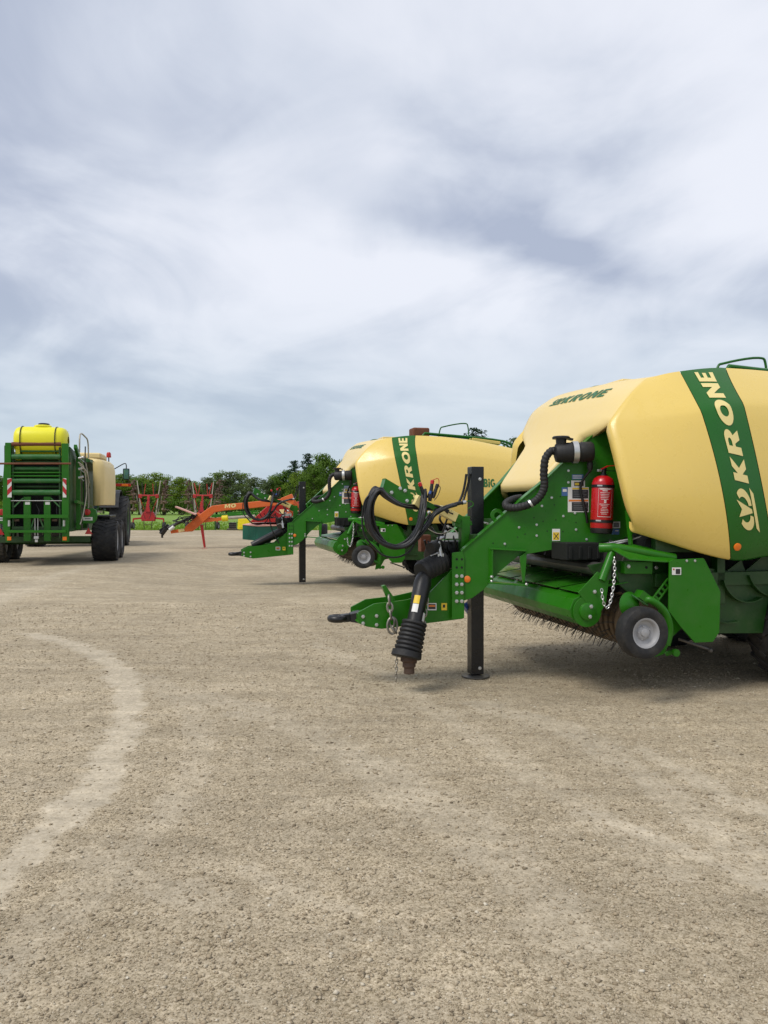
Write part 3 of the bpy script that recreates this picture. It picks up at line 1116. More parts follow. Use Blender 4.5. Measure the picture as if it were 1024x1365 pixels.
TH = R(13.5)
FB = Frame(0.878, 7.41, TH, 0.0)
U = FB.un
YC = 0.12                                     # middle of the machine
SPL = -0.27                                   # the drawbar plates spread towards the rear


def PL(u, v, out=0.0):
    """pixel -> point on the near drawbar plate, out = metres towards the viewer"""
    return U(u, v, -0.27 - out, SPL, -0.2)


def mir(p):
    return np.array([p[0], 2 * YC - p[1], p[2]])


BALER = FB.empty('square_baler', 'cream and green square baler whose black support leg stands on a round foot plate',
                 'baler', 'large square balers parked side by side')

# ---- drawbar: two spread plates, bolted front beam, tow eye
PN = unit(np.array([SPL, -1, 0]))             # outward normal of the near plate
poly_px = [(602.6, 737), (616, 735), (628, 724), (672, 686), (732, 636), (812, 560), (845, 600), (858, 716), (752, 730), (704, 738.5), (690, 742),
           (666, 762), (645, 786), (630, 797), (602.6, 806)]
poly = [PL(*p) for p in poly_px]
near_plate = MB().prism(poly, -PN * 0.022).build('drawbar_plate', 'green', BALER, 0, 0.003)
MB().prism([mir(p) for p in poly], mir(-PN * 0.022) - np.array([0, 2 * YC, 0])).build('drawbar_plate', 'green', BALER, 0, 0.003)
for fn in (lambda p: p, mir):                  # flange folded along the top edge of each plate
    g = MB()
    for a_, b_ in zip(poly[1:5], poly[2:6]):
        pa, pb = fn(a_ + (0, .03, .004)), fn(b_ + (0, .03, .004))
        g.beam(pa, pb, 0.085, 0.012, up=(-.6, 0, 1))
    g.build('plate_flange', 'green', BALER, 0, 0.002)
g = MB()                                      # cross members tying the plates together
for px, w_, h_ in (((640, 745), .12, .16), ((700, 700), .14, .10), ((735, 700), .10, .22), ((640, 720), .10, .10)):
    p = PL(*px)
    g.beam(p + (0, .03, 0), mir(p) - (0, .03, 0), w_, h_)
g.build('cross_member', 'green_dark', BALER, 0, 0.004)


def HB(u, v, ly=-0.20):
    return U(u, v, ly)


beam_px = [(617, 825), (569, 831), (509, 838.5), (489, 835.5), (478, 831), (478, 816), (498.6, 805), (540, 800), (570, 793), (604, 758), (617, 758)]
bp_ = [HB(*p) for p in beam_px]
MB().prism(bp_, (0, 0.02, 0)).build('hitch_beam', 'green', BALER, 0, 0.003)
MB().prism([p + (0, 0.36, 0) for p in bp_], (0, 0.02, 0)).build('hitch_beam', 'green', BALER, 0, 0.003)
g = MB()                                      # floor and nose between the two beam cheeks
for a_, b_ in ((0, 1), (1, 2), (2, 3), (3, 4)):
    g.beam(bp_[a_] + (0, .19, .012), bp_[b_] + (0, .19, .012), 0.335, 0.016)
g.box(bp_[4] + np.array((0.06, 0.19, 0.04)), (0.10, 0.335, 0.07))
g.build('hitch_floor', 'green', BALER, 0, 0.003)
# doubled bolting flange
fl_ = [PL(*p, 0.016) for p in ((602.6, 737.2), (616.5, 735), (619, 742), (619, 824), (602.6, 826))]
flange = MB().prism(fl_, -PN * 0.014).build('bolt_flange', 'green', BALER, 0, 0.002)


def bolt_mesh(r, h):
    g_ = MB()
    g_.lathe([(0, r * 1.35), (h * .35, r * 1.35), (h * .38, r), (h * .9, r), (h, r * .85)], (0, 0, 0), (0, 0, 1), 6)
    me = g_.mesh('bolt', 30)
    me.materials.append(M['zinc'])
    return me


BOLT = bolt_mesh(0.013, 0.014)
BOLT_S = bolt_mesh(0.009, 0.009)


def bolts(pts, nrm_, parent, me=None):
    q = Vector(nrm_).to_track_quat('Z', 'Y').to_euler()
    for p in pts:
        shared('bolt', me or BOLT, parent, tuple(p), q)


bolts([PL(x, y, 0.017) for y in (768, 779, 790, 801.5) for x in (609, 615.8)], PN, flange)
g = MB()
for y in (745.5, 756.5):
    for x in (609, 615.8):
        p = PL(x, y, 0.0165)
        g.cyl(p, p + PN * 0.001, 0.011, 10)
g.build('bolt_hole', 'interior', flange, 40)
bolts([HB(x, y, -0.202) for x, y in ((484, 822), (484, 831), (502, 821), (502, 833), (605, 823), (612, 822))], (0, -1, 0), BALER, BOLT)
bolts([PL(x, y, 0.001) for x, y in ((757.7, 643), (757.8, 627.5), (735.5, 663.5), (722.5, 674.5), (751, 688), (715.5, 699.5), (715.5, 714), (768, 706), (766.5, 684), (782, 719), (673, 725), (692, 703))],
      PN, near_plate, BOLT_S)
g = MB()
for x, y in ((747, 662), (739, 673), (724, 695), (741, 693), (729.5, 708), (750.5, 708.5), (768, 696.5), (657.5, 724), (690, 716), (712, 690), (700, 712)):
    p = PL(x, y, 0.0005)
    g.cyl(p, p + PN * 0.0015, 0.006, 8)
g.build('drilled_hole', 'interior', near_plate, 40)
# tow eye: forged shank and flattened ring
te0, te1 = HB(480, 822, 0.0), HB(447, 824.5, 0.0)
dv = unit(te1 - te0)
g = MB()
g.beam(te0, te0 + dv * .10, 0.15, 0.115, w2=0.085, h2=0.075)
g.beam(te0 + dv * .10, te1 + (0.05, 0, 0), 0.085, 0.072, w2=0.10, h2=0.065)
ring = [te1 + np.array((0.02 + 0.062 * math.cos(a), 0.062 * math.sin(a), 0)) for a in np.linspace(0, 2 * math.pi, 20)[:-1]]
g.tube(ring, 0.033, 10, closed=True)
g.build('tow_eye', 'black', BALER, 40, 0.006)
# lug standing on the beam
lug = [HB(x, y, -0.17) for x, y in ((509.5, 781.5), (514, 780), (525, 796), (527, 801), (519, 803), (516.5, 797))]
MB().prism(lug, (0, 0.06, 0)).build('chain_lug', 'green', BALER, 0, 0.003)
# amber reflector
for px, rr in (((623, 772), .031),):
    p = PL(*px, .001)
    MB().lathe([(0, rr), (.006, rr), (.010, rr * .8), (.011, 0)], p, PN, 20).build('amber_reflector', 'orange_reflector', near_plate, 50)


def sticker(u0, v0, u1, v1, mat, name='warning_sticker', fn=None, out=0.003, parent=None, nrm_=None):
    fn = fn or PL
    ps = [fn(u0, v0, out), fn(u1, v0, out), fn(u1, v1, out), fn(u0, v1, out)]
    return MB().prism(ps, np.asarray(nrm_ if nrm_ is not None else PN) * 0.0008).build(name, mat, parent or near_plate, 0)


paint('sticker_white', (0.74, 0.73, 0.70), 0.4, var=0.04)
paint('sticker_black', (0.02, 0.02, 0.022), 0.4, var=0.2)
paint('sticker_grey', (0.16, 0.16, 0.16), 0.4, var=0.4, scale=120)
paint('sticker_yellow', (0.75, 0.52, 0.03), 0.4, var=0.06)
paint('sticker_orange', (0.70, 0.20, 0.03), 0.4, var=0.06)
paint('sticker_blue', (0.05, 0.13, 0.33), 0.4, var=0.3, scale=90)


def hbp(u, v, out=0.0):
    return U(u, v, -0.20 - out)


YN = (0, -1, 0)
sticker(570, 804, 582, 813.5, 'sticker_white', fn=hbp, nrm_=YN)
sticker(571.2, 805.3, 580.8, 812, 'sticker_black', fn=hbp, nrm_=YN, out=.0045)
sticker(571.6, 806.6, 580.2, 809.0, 'sticker_orange', fn=hbp, nrm_=YN, out=.0060)
sticker(588.5, 804, 596, 813.5, 'sticker_yellow', fn=hbp, nrm_=YN)
sticker(590.5, 806, 593.5, 810, 'sticker_black', fn=hbp, nrm_=YN, out=.0045)
# stickers on the plate by the extinguisher
sticker(762.5, 632.5, 777.5, 639, 'sticker_blue')
for k in range(3):
    sticker(763.5, 633.6 + k * 1.8, 776, 634.3 + k * 1.8, 'sticker_white', out=.0045)
sticker(761.5, 640.5, 779.8, 649.3, 'sticker_white')
sticker(765.5, 642.3, 778.2, 648, 'sticker_black', out=.0045)
sticker(766.5, 643.6, 772, 646.8, 'sticker_yellow', out=.006)
sticker(748.8, 649.8, 756.8, 661, 'sticker_blue')
sticker(750.3, 652, 755.5, 655.5, 'sticker_white', out=.0045)
sticker(757, 649.4, 785, 682.6, 'sticker_white')
sticker(763, 650.2, 784.2, 652.3, 'sticker_yellow', out=.0045)
sticker(763, 652.8, 784.2, 664.5, 'sticker_black', out=.0045)
sticker(758.2, 666.0, 784.2, 668.5, 'sticker_orange', out=.0045)
sticker(762.3, 669.3, 784.2, 681.4, 'sticker_black', out=.0045)
for k in range(4):
    sticker(764.5, 654.4 + k * 2.4, 782 - (k % 2) * 3, 655.1 + k * 2.4, 'sticker_grey', 'sticker_line', out=.006)
    sticker(764.5, 671 + k * 2.4, 782 - (k % 2) * 4, 671.7 + k * 2.4, 'sticker_grey', 'sticker_line', out=.006)
sticker(736.2, 705, 746.7, 721, 'sticker_white')
sticker(737.2, 709.5, 745.8, 719.8, 'sticker_yellow', out=.0045)
for sg in (0, 1):
    a_, b_ = PL(738.6, 711 if sg else 718.4, .0065), PL(744.5, 718.4 if sg else 711, .0065)
    MB().beam(a_, b_, .006, .0006, up=PN).build('sticker_cross', 'sticker_black', near_plate, 0)
sticker(816, 695.3, 826.8, 704, 'sticker_white')
sticker(818, 696.6, 825.6, 702.8, 'sticker_grey', out=.0045)
sticker(815.2, 705, 825.6, 712.5, 'sticker_blue')
sticker(820, 707, 824.4, 708.2, 'sticker_white', out=.0045)

# bracket pressed onto the plate
g = MB()
q = {k: PL(*v, 0.045) for k, v in dict(a=(653, 731), b=(701, 734), c=(653, 776), d=(699, 780), e=(691, 742)).items()}
g.beam(q['a'], q['b'], 0.09, 0.012)
g.beam(q['a'] + (0.01, 0, 0), q['c'] + (0.01, 0, 0), 0.014, 0.09, up=(0, 1, 0))
g.beam(q['c'] + (-.02, -.01, 0), q['d'] + (.02, -.01, 0), 0.11, 0.014)
g.prism([PL(692, 742, .02), PL(701, 734.5, .02), PL(701, 745, .02), PL(698.5, 776, .02), PL(696, 776, .02)], PN * .05)
g.build('plate_bracket', 'green', near_plate, 0, 0.002)
bolts([q['c'] - (0, .05, -.01), q['d'] - (0, .05, -.01), q['c'] + (0, -.05, .05)], (0, -.5, 1), near_plate)
# eye lug on the far plate and near edge
g = MB()
lc = PL(662.5, 687, -0.05)
g.lathe([(-.008, .030), (-.008, .062), (.008, .062), (.008, .030), (-.008, .030)], lc, (0, 1, 0), 18, caps=False)
g.beam(lc + (.02, 0, -.05), lc + (.05, 0, -.10), .016, .10, up=(1, 0, 0))
g.build('lifting_eye', 'green', BALER, 40)

# ---- support leg: square tube in a sleeve, standing on its foot
g = MB()
g.box((0, 0, 1.03), (0.125, 0.125, 1.98))
jack = g.build('support_leg', 'black_frame', BALER, 0, 0.006)
foot = MB().lathe([(0, .135), (.010, .135), (.016, .10), (.018, .0)], (0, 0, 0.012), (0, 0, 1), 28).build('foot_plate', 'steel_dark', jack, 40)
g = MB()
g.box((0, 0, 1.12), (0.165, 0.165, 0.42))
g.build('leg_sleeve', 'green_dark', BALER, 0, 0.004)
bolts([(0.02, -0.0635, 1.90), (0.02, -0.0635, 0.10)], (0, -1, 0), jack)

# ---- body: side panels with the stripe, as one smooth bulging skin cut in three
COLS = np.array([
    [(1.045, -1.09, 1.430), (0.925, -1.13, 1.858), (0.885, -.94, 2.367), (1.100, -.885, 2.612), (1.330, -.80, 2.79)],
    [(1.819, -1.30, 1.199), (1.660, -1.36, 1.90), (1.575, -1.24, 2.446), (1.580, -1.07, 2.66), (1.599, -.90, 2.847)],
    [(2.240, -1.30, 1.225), (2.050, -1.36, 1.93), (1.989, -1.24, 2.520), (2.010, -1.07, 2.72), (2.069, -.90, 2.897)],
    [(3.30, -1.28, 1.23), (3.20, -1.34, 1.93), (3.15, -1.20, 2.49), (3.15, -1.05, 2.69), (3.15, -.88, 2.84)],
    [(4.55, -1.20, 1.28), (4.48, -1.25, 1.90), (4.42, -1.12, 2.33), (4.42, -1.00, 2.50), (4.42, -.84, 2.63)]])
UK = np.array([0.0, 0.25, 0.40, 0.70, 1.0])
VK = np.array([0.0, 0.40, 0.68, 0.83, 1.0])


def cr(knots, vals, x):
    """Catmull-Rom through knots (non-uniform tangents)"""
    n = len(knots)
    i = min(max(int(np.searchsorted(knots, x, 'right')) - 1, 0), n - 2)

    def tan(j):
        a, b_ = max(j - 1, 0), min(j + 1, n - 1)
        return (vals[b_] - vals[a]) / (knots[b_] - knots[a])
    h_ = knots[i + 1] - knots[i]
    s = (x - knots[i]) / h_
    return ((2 * s ** 3 - 3 * s ** 2 + 1) * vals[i] + (s ** 3 - 2 * s ** 2 + s) * h_ * tan(i) + (-2 * s ** 3 + 3 * s ** 2) * vals[i + 1] + (s ** 3 - s ** 2) * h_ * tan(i + 1))


def skin(u, v):
    col = np.array([cr(UK, COLS[:, k], u) for k in range(5)])
    if v <= VK[2]:                             # below and above the crease the skin is bowed separately
        return quad(VK[:3], col[:3], v)
    return quad(VK[2:], col[2:], v)


def quad(k, c, x):
    return (c[0] * (x - k[1]) * (x - k[2]) / ((k[0] - k[1]) * (k[0] - k[2])) + c[1] * (x - k[0]) * (x - k[2]) / ((k[1] - k[0]) * (k[1] - k[2]))
            + c[2] * (x - k[0]) * (x - k[1]) / ((k[2] - k[0]) * (k[2] - k[1])))


def skin_n(u, v):
    e_ = 1e-3
    n = np.cross(skin(min(u + e_, 1), v) - skin(max(u - e_, 0), v), skin(u, min(v + e_, 1)) - skin(u, max(v - e_, 0)))
    n = unit(n)
    return n if n[1] < 0 else -n


def panel(u0, u1, nu, name, mat, side, inset_front=False):
    vsx = list(np.linspace(0, VK[2] - .012, 13)) + list(np.linspace(VK[2] + .012, 1, 9))
    rows = []
    us = list(np.linspace(u0, u1, nu))
    fn = (lambda p: p) if side < 0 else mir
    for v in vsx:
        rows.append([fn(skin(u, v)) for u in us])
    gr = MB()
    if inset_front:                            # the front edge rolls inwards
        for j, v in enumerate(vsx):
            n = skin_n(u0, v)
            e0 = skin(u0, v)
            t_ = unit(skin(u0 + .01, v) - e0)
            rows[j] = [fn(e0 - t_ * .030 - n * .11), fn(e0 - t_ * .028 - n * .045), fn(e0 - t_ * .016 - n * .014)] + rows[j]
    bot = []                                   # lower edge rolls in as well
    for k in range(len(rows[0])):
        p = np.array(rows[0][k])
        bot.append(p + ((0, .055, -.012) if side < 0 else (0, -.055, -.012)))
    mid_ = [np.array(rows[0][k]) + ((0, .018, -.016) if side < 0 else (0, -.018, -.016)) for k in range(len(rows[0]))]
    gr.grid([bot, mid_] + rows)
    return gr.build(name, mat, BALER, 50)


for sd_ in (-1, 1):
    panel(0.0, 0.2485, 14, 'side_panel', 'yellow', sd_, True)
    st = panel(0.2505, 0.3990, 8, 'stripe_panel', 'green_stripe', sd_)
    rp = panel(0.4010, 1.0, 26, 'side_panel', 'yellow', sd_)
    if sd_ < 0:
        NEAR_STRIPE, NEAR_REAR = st, rp


def stripe_pt(h, v):
    """h across the stripe (0 front edge, 1 rear edge), v up the skin"""
    u = 0.25 + 0.15 * h
    return skin(u, v) + skin_n(u, v) * 0.0045


def span_letters(words, v0, v1, h0, h1):
    # reads upwards: s runs up the stripe, letter tops face forwards
    lettering(words, lambda s, tt: stripe_pt(h1 + (h0 - h1) * tt, v0 + (v1 - v0) * s), 'lettering', 'letter_cream', NEAR_STRIPE, gap=0.11, shear=0.16)


span_letters('KRONE', 0.352, 0.945, 0.33, 0.70)
span_letters(['crown'], 0.125, 0.318, 0.30, 0.76)
n_ = skin_n(0.28, 0.045)
MB().lathe([(0, .033), (.008, .033), (.012, .02), (.012, 0)], skin(0.272, 0.062), n_, 20).build('amber_reflector', 'orange_reflector', NEAR_STRIPE, 50)
lettering('BiG', lambda s, tt: (lambda q: skin(*q) + skin_n(*q) * .0045)((0.722 + 0.058 * s, 0.385 + 0.085 * tt)), 'lettering', 'letter_green', NEAR_REAR)

# ---- front hood: broad upper part and the tongue running down between the plates
HK = np.array([0.0, 0.45, 1.0])
HN = np.array([(0.912, -.910, 2.370), (1.115, -.865, 2.613), (1.342, -.785, 2.787)])
HF = np.array([(0.99, 1.20, 2.46), (1.09, 1.12, 2.70), (1.26, 1.04, 2.845)])


def hood(h, v):
    """h 0 near .. 1 far, v 0 lower edge .. 1 crest"""
    a_, b_ = cr(HK, HN, v), cr(HK, HF, v)
    p = a_ + (b_ - a_) * h
    k = 1 - (2 * h - 1) ** 4
    return p + np.array((-0.030 * k * (1 - v * .4), 0, 0.035 * k))


tl = [((0.500, 1.79), -.36, .66), ((0.495, 1.87), -.37, .67), ((0.530, 1.925), -.36, .67), ((0.70, 2.125), -.41, .75), ((0.81, 2.260), -.44, .80), ((0.855, 2.315), -.49, .86)]
rows = []
HS = 0.5 + 0.5 * np.sign(np.linspace(-1, 1, 29)) * np.abs(np.linspace(-1, 1, 29)) ** 0.8
for (lx, z), yn, yf in tl:
    r_ = []
    for h in HS:
        k = abs(2 * h - 1)
        drop = 0.070 * max(0, (k - .90) / .10) ** 2
        r_.append((lx + drop * .8 + 0.012 * (2 * h - 1) ** 2, yn + (yf - yn) * h, z - drop))
    rows.append(r_)
for v in np.linspace(0, 1, 12):
    rows.append([hood(h, v) for h in HS])
rows.append([np.array(p) + np.array((0.28, 0, 0.045)) for p in rows[-1]])
rows.append([np.array(p) + np.array((0.44, 0, -0.010)) for p in rows[-1]])
hood_o = MB().grid(rows).build('hood', 'cream', BALER, 60, solid=0.05)  # same paint as the panels, the sky's reflection mixed into its colour


def hood_txt(s, tt):
    h, v = 0.77 - 0.56 * s, 0.46 + 0.24 * tt
    e_ = 1e-3
    n = np.cross(hood(h + e_, v) - hood(h - e_, v), hood(h, v + e_) - hood(h, v - e_))
    n = unit(n)
    n = n if n[2] > 0 else -n
    return hood(h, v) + n * 0.005


lettering(['crown', 'K', 'R', 'O', 'N', 'E'], hood_txt, 'lettering', 'letter_green', hood_o, gap=0.17, shear=0.22)

# ---- roof and core
g = MB()
roof = []
for u in np.linspace(0.06, 1, 20):
    a_ = skin(u, 1.0)
    b_ = mir(a_)
    roof.append([a_ + (b_ - a_) * h + np.array((0, 0, 0.03 * (1 - (2 * h - 1) ** 2) - 0.02)) for h in np.linspace(0, 1, 9)])
MB().grid(roof).build('roof', 'green_dusty', BALER, 50)
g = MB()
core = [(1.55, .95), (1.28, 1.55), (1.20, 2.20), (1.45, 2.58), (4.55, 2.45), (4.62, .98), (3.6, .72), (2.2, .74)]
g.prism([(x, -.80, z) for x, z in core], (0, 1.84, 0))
g.build('bale_chamber', 'interior', BALER, 0)  # near-black core, shade under the panels put into its colour
g = MB()
for z in (1.0, 1.30):
    g.beam((1.25, -1.02, z), (4.7, -1.02, z), 0.10, 0.12)
    g.beam((1.25, 1.26, z), (4.7, 1.26, z), 0.10, 0.12)
for x in (1.9, 3.0, 4.2, 4.66):
    for y in (-1.02, 1.26):
        g.beam((x, y, .78), (x, y, 2.35), 0.10, 0.08, up=(1, 0, 0))
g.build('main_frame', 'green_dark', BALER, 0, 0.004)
# curved guards of the crop packer seen under the panel
g = MB()
for (cx, cz, r_, a0, a1, y) in ((2.16, 1.06, .27, 195, 300, -1.00), (1.98, 0.95, .34, 215, 285, -.98), (2.45, 1.13, .30, 200, 300, -.99)):
    pts = [(cx + r_ * math.cos(R(a)), cz + r_ * math.sin(R(a))) for a in np.linspace(a0, a1, 12)]
    g.prism([(cx, y, cz + .10)] + [(x, y, z) for x, z in pts], (0, .02, 0))
    for a_, b_ in zip(pts[:-1], pts[1:]):
        g.beam((a_[0], y - .05, a_[1]), (b_[0], y - .05, b_[1]), .12, .008)
g.prism([(1.78, -1.04, .52), (2.35, -1.04, .50), (2.45, -1.04, 1.0), (1.75, -1.04, 1.1)], (0, .03, 0))
g.build('packer_guard', 'green_dark', BALER, 30)  # darker green, the shade beneath the machine put into the colour
# rear bale chute
g = MB()
for y in (-.62, .86):
    g.beam((4.7, y, .72), (4.75, y, 2.55), .14, .10, up=(1, 0, 0))
    g.beam((4.72, y, .74), (5.75, y, .80), .08, .12)
for k in range(5):
    g.cyl((4.85 + k * .2, -.6, .76), (4.85 + k * .2, .84, .76), .045, 12)
g.beam((4.75, -.62, 2.5), (4.75, .86, 2.5), .12, .12)
g.build('bale_chute', 'green', BALER, 30)
# tandem wheels
for y, sgn in ((-1.02, -1), (1.26, 1)):
    for x in (2.87, 3.99):
        wheel(BALER, 'wheel', (x, y, 0.50), (0, sgn, 0), 0.505, 0.50, 0.27, 'tyre', 'rim', lugs=22)
g = MB()
for x in (2.87, 3.99):
    g.cyl((x, -.95, .5), (x, 1.19, .5), .07, 12)
g.beam((2.55, -.72, .62), (3.9, -.72, .62), .12, .16)
g.beam((2.55, .96, .62), (3.9, .96, .62), .12, .16)
g.build('axle', 'green_dark', BALER, 30)

# railings, knotter covers and box on the roof
g = MB()
g.tube(spline([(2.94, .45, 2.80), (2.99, .45, 3.16), (3.10, .45, 3.235), (3.52, .45, 3.31), (3.62, .45, 3.22), (3.64, .45, 2.75)], 5), .014, 8)
g.tube(spline([(2.28, -.60, 2.86), (2.33, -.60, 2.955), (2.5, -.60, 2.965), (4.0, -.60, 2.85), (4.2, -.60, 2.65)], 5), .024, 8)
g.tube(spline([(2.33, -.45, 2.88), (2.37, -.45, 2.955), (2.5, -.45, 2.965), (4.0, -.45, 2.83), (4.2, -.45, 2.63)], 5), .018, 8)
for x in (2.8, 3.5):
    g.tube([(x, -.60, 2.7), (x, -.60, 2.93)], .016, 8)
g.build('roof_railing', 'green_stripe', BALER, 60)
g = MB()
for y in (0.62, 0.90):
    arcp = [(1.62 + .20 * math.cos(a), 2.82 + .125 * math.sin(a)) for a in np.linspace(math.pi, 0, 12)]
    g.prism([(x, y - .10, z) for x, z in arcp], (0, .20, 0))
g.build('knotter_cover', 'green_stripe', BALER, 40, 0.006)
MB().box((1.85, .42, 2.92), (0.34, 0.42, 0.10)).build('roof_hatch', 'cream', BALER, 0, 0.02)
MB().box((3.62, -.42, 2.84), (0.62, 0.42, 0.075), Matrix.Rotation(R(6), 3, 'Y')).build('twine_box_lid', 'yellow', BALER, 0, 0.02)

# ---- air intake: canister, clamp, cap and ribbed hose on the plate
c0, c1 = PL(739, 604, .12), PL(791.5, 602, .12)
dv = unit(c1 - c0)
L = float(np.linalg.norm(c1 - c0))
g = MB()
g.lathe([(0, .045), (.012, .080), (.04, .090), (L * .44, .090), (L * .44, .096), (L * .60, .096), (L * .62, .086), (L * .66, .086), (L * .68, .092), (L * .93, .090), (L * .98, .078), (L, .03)], c0, dv, 26)
filt = g.build('air_filter', 'rubber', BALER, 40)
MB().lathe([(L * .455, .0975), (L * .455, .1005), (L * .59, .1005), (L * .59, .0975)], c0, dv, 26).build('clamp_band', 'zinc', filt, 40)
cp = PL(748, 585, .12)
g = MB()
g.lathe([(0, .045), (.05, .048), (.052, .078), (.068, .080), (.078, .070), (.080, 0)], cp - (0, 0, .055), (0, 0, 1), 20)
g.beam(cp + (.02, 0, .01), cp + (.11, 0, -.005), .04, .02)
g.build('intake_cap', 'black', filt, 40)
hp = [PL(744, 604, .12), PL(735.5, 601, .12), PL(727, 612, .115), PL(725, 632, .10), PL(725.5, 650, .09), PL(718, 664, .08), PL(706, 672, .07), PL(690, 676.5, .06), PL(677, 676, .03), PL(675, 671, -.02), PL(684, 666, -.08), PL(694, 664, -.16)]
sp = spline(hp, 14)
rr = [0.037 if (i // 2) % 2 else 0.033 for i in range(len(sp))]
hose_o = MB().tube(sp, rr, 14).build('intake_hose', 'rubber', BALER, 60)
pc, pd = PL(707.5, 671.5, .072), PL(710.5, 669.5, .074)
MB().lathe([(-.010, .0385), (-.010, .041), (.010, .041), (.010, .0385)], pc, pd - pc, 20).build('hose_clamp', 'zinc', hose_o, 40)
dr = [PL(786, 616, .10), PL(788, 625, .09), PL(779, 637, .05), PL(774, 650, .03), PL(777, 668, .03), PL(781.5, 686, .03), PL(783, 697, .02)]
MB().tube(spline(dr, 6), [.012] * 37, 8).build('drain_hose', 'hose', filt, 60)
MB().lathe([(0, .02), (.03, .028), (.07, .026), (.10, .012)], PL(786.5, 614, .10), (0, 0, -1), 12).build('drain_valve', 'rubber', filt, 40)

# ---- black rubber box and rods below the plate
bxp = U(778, 735, -.74)
g = MB()
g.box(bxp + (0, .12, 0), (.36, .30, .15))
for k in range(4):
    g.box(bxp + (-.14 + k * .09, -.035, -.01), (.03, .012, .11))
g.build('twine_catch_box', 'interior', BALER, 0, 0.012)
g = MB()
for k, (a_, b_) in enumerate((((790, 734), (862, 714)), ((795, 727), (858, 716)), ((845, 718), (868, 737)), ((868, 727), (871, 722)))):
    g.tube([U(*a_, -.72), U(*b_, -.86)], .011, 8)
g.build('tie_rod', 'zinc', BALER, 50)
MB().beam(U(836, 680, -.80), U(841, 727, -.90), .045, .02, up=(1, 0, 0)).build('panel_stay', 'green', BALER, 0, .002)

# ---- pick-up: wind guard roller, tine reel, rotor, frame, shield
ye, yf = -1.10, 1.28
wc = U(782, 815, ye)
g = MB()
prof = [(-.155, .015), (-.115, .105), (-.035, .138), (.03, .128), (.10, .05), (.09, -.055), (.02, -.115), (-.075, -.105), (-.135, -.05)]
g.prism([(wc[0] + x, ye, wc[2] + z) for x, z in prof], (0, yf - ye, 0))
wg = g.build('wind_guard', 'green', BALER, 20, 0.004)
g = MB()
g.lathe([(0, .03), (0, .130), (.012, .130), (.012, .075), (.03, .073), (.034, .066), (.034, 0)], wc + (0, -.004, 0), (0, -1, 0), 30)
g.build('guard_end_disc', 'green', BALER, 30, 0.002)
bolts([wc + (.012, -.038, -.04), wc + (.022, -.038, .045), wc + (.065, -.018, .165)], (0, -1, 0), BALER)
arm = [U(*p, ye - .018) for p in ((771, 790), (797, 762), (812, 774), (808, 805), (797, 822))]
MB().prism(arm, (0, .012, 0)).build('guard_arm', 'green', BALER, 0, .002)
g = MB()                                      # guide sheets above the guard
for y0, y1 in ((-1.05, -.72), (-.66, -.22), (-.16, .30), (.36, .80), (.86, 1.24)):
    g.prism([(wc[0] - .06, y0, wc[2] + .155), (wc[0] - .06, y1, wc[2] + .155), (wc[0] + .42, y1, wc[2] + .225), (wc[0] + .42, y0, wc[2] + .225)], (0, 0, .008))
g.build('guide_sheet', 'green', BALER, 0, .002)
reel = U(838, 836, -.98)
rc = np.array((reel[0] + .10, 0, reel[2] + .045))
g = MB()
for k in range(27):
    y = -1.03 + k * .088
    g.lathe([(0, .19), (.006, .235), (.054, .235), (.060, .19)], (rc[0], y, rc[2]), (0, 1, 0), 24)
g.cyl((rc[0], -1.0, rc[2]), (rc[0], 1.25, rc[2]), .15, 16)
g.build('tine_reel', 'tine_brown', BALER, 40)
g = MB()
rq = random.Random(3)
for k in range(27):
    y = -1.03 + k * .088 + .074
    for a in (165, 192, 219, 246):
        for dy in (-.006, .010):
            a2 = R(a + rq.uniform(-5, 5) + (k % 2) * 12)
            p = np.array((rc[0] + .14 * math.cos(a2), y + dy, rc[2] + .14 * math.sin(a2)))
            L_ = .318 + rq.uniform(-.012, .012)
            q_ = np.array((rc[0] + L_ * math.cos(a2 - .15), y + dy + rq.uniform(-.01, .01), rc[2] + L_ * math.sin(a2 - .15)))
            g.tube([p, (p + q_) / 2 + (0, 0, .006), q_], [.0034, .0030, .0022], 4)
tn = g.build('tines', 'steel_dark', BALER, 0)
tn['kind'] = 'stuff'
g = MB()                                      # dark rotor and crop press roller behind the guard
g.cyl((wc[0] + .55, -.98, wc[2] + .36), (wc[0] + .55, 1.22, wc[2] + .36), .15, 16)
for k in range(12):
    y = -.95 + k * .19
    g.box((wc[0] + .50, y, wc[2] + .38), (.34, .012, .30), Matrix.Rotation(R(25 * (k % 3)), 3, 'Y'))
g.cyl((wc[0] + .25, -.98, wc[2] + .33), (wc[0] + .25, 1.22, wc[2] + .33), .06, 12)
g.build('feed_rotor', 'steel_dark', BALER, 30)
MB().prism([(wc[0] + .45, -1.0, .45), (wc[0] + 1.25, -1.0, .60), (wc[0] + 1.0, -1.0, 1.55), (wc[0] + .62, -1.0, 1.35)], (0, 2.24, 0)).build('feed_channel', 'interior', BALER, 0)  # near-black block, shade behind the pick-up painted in

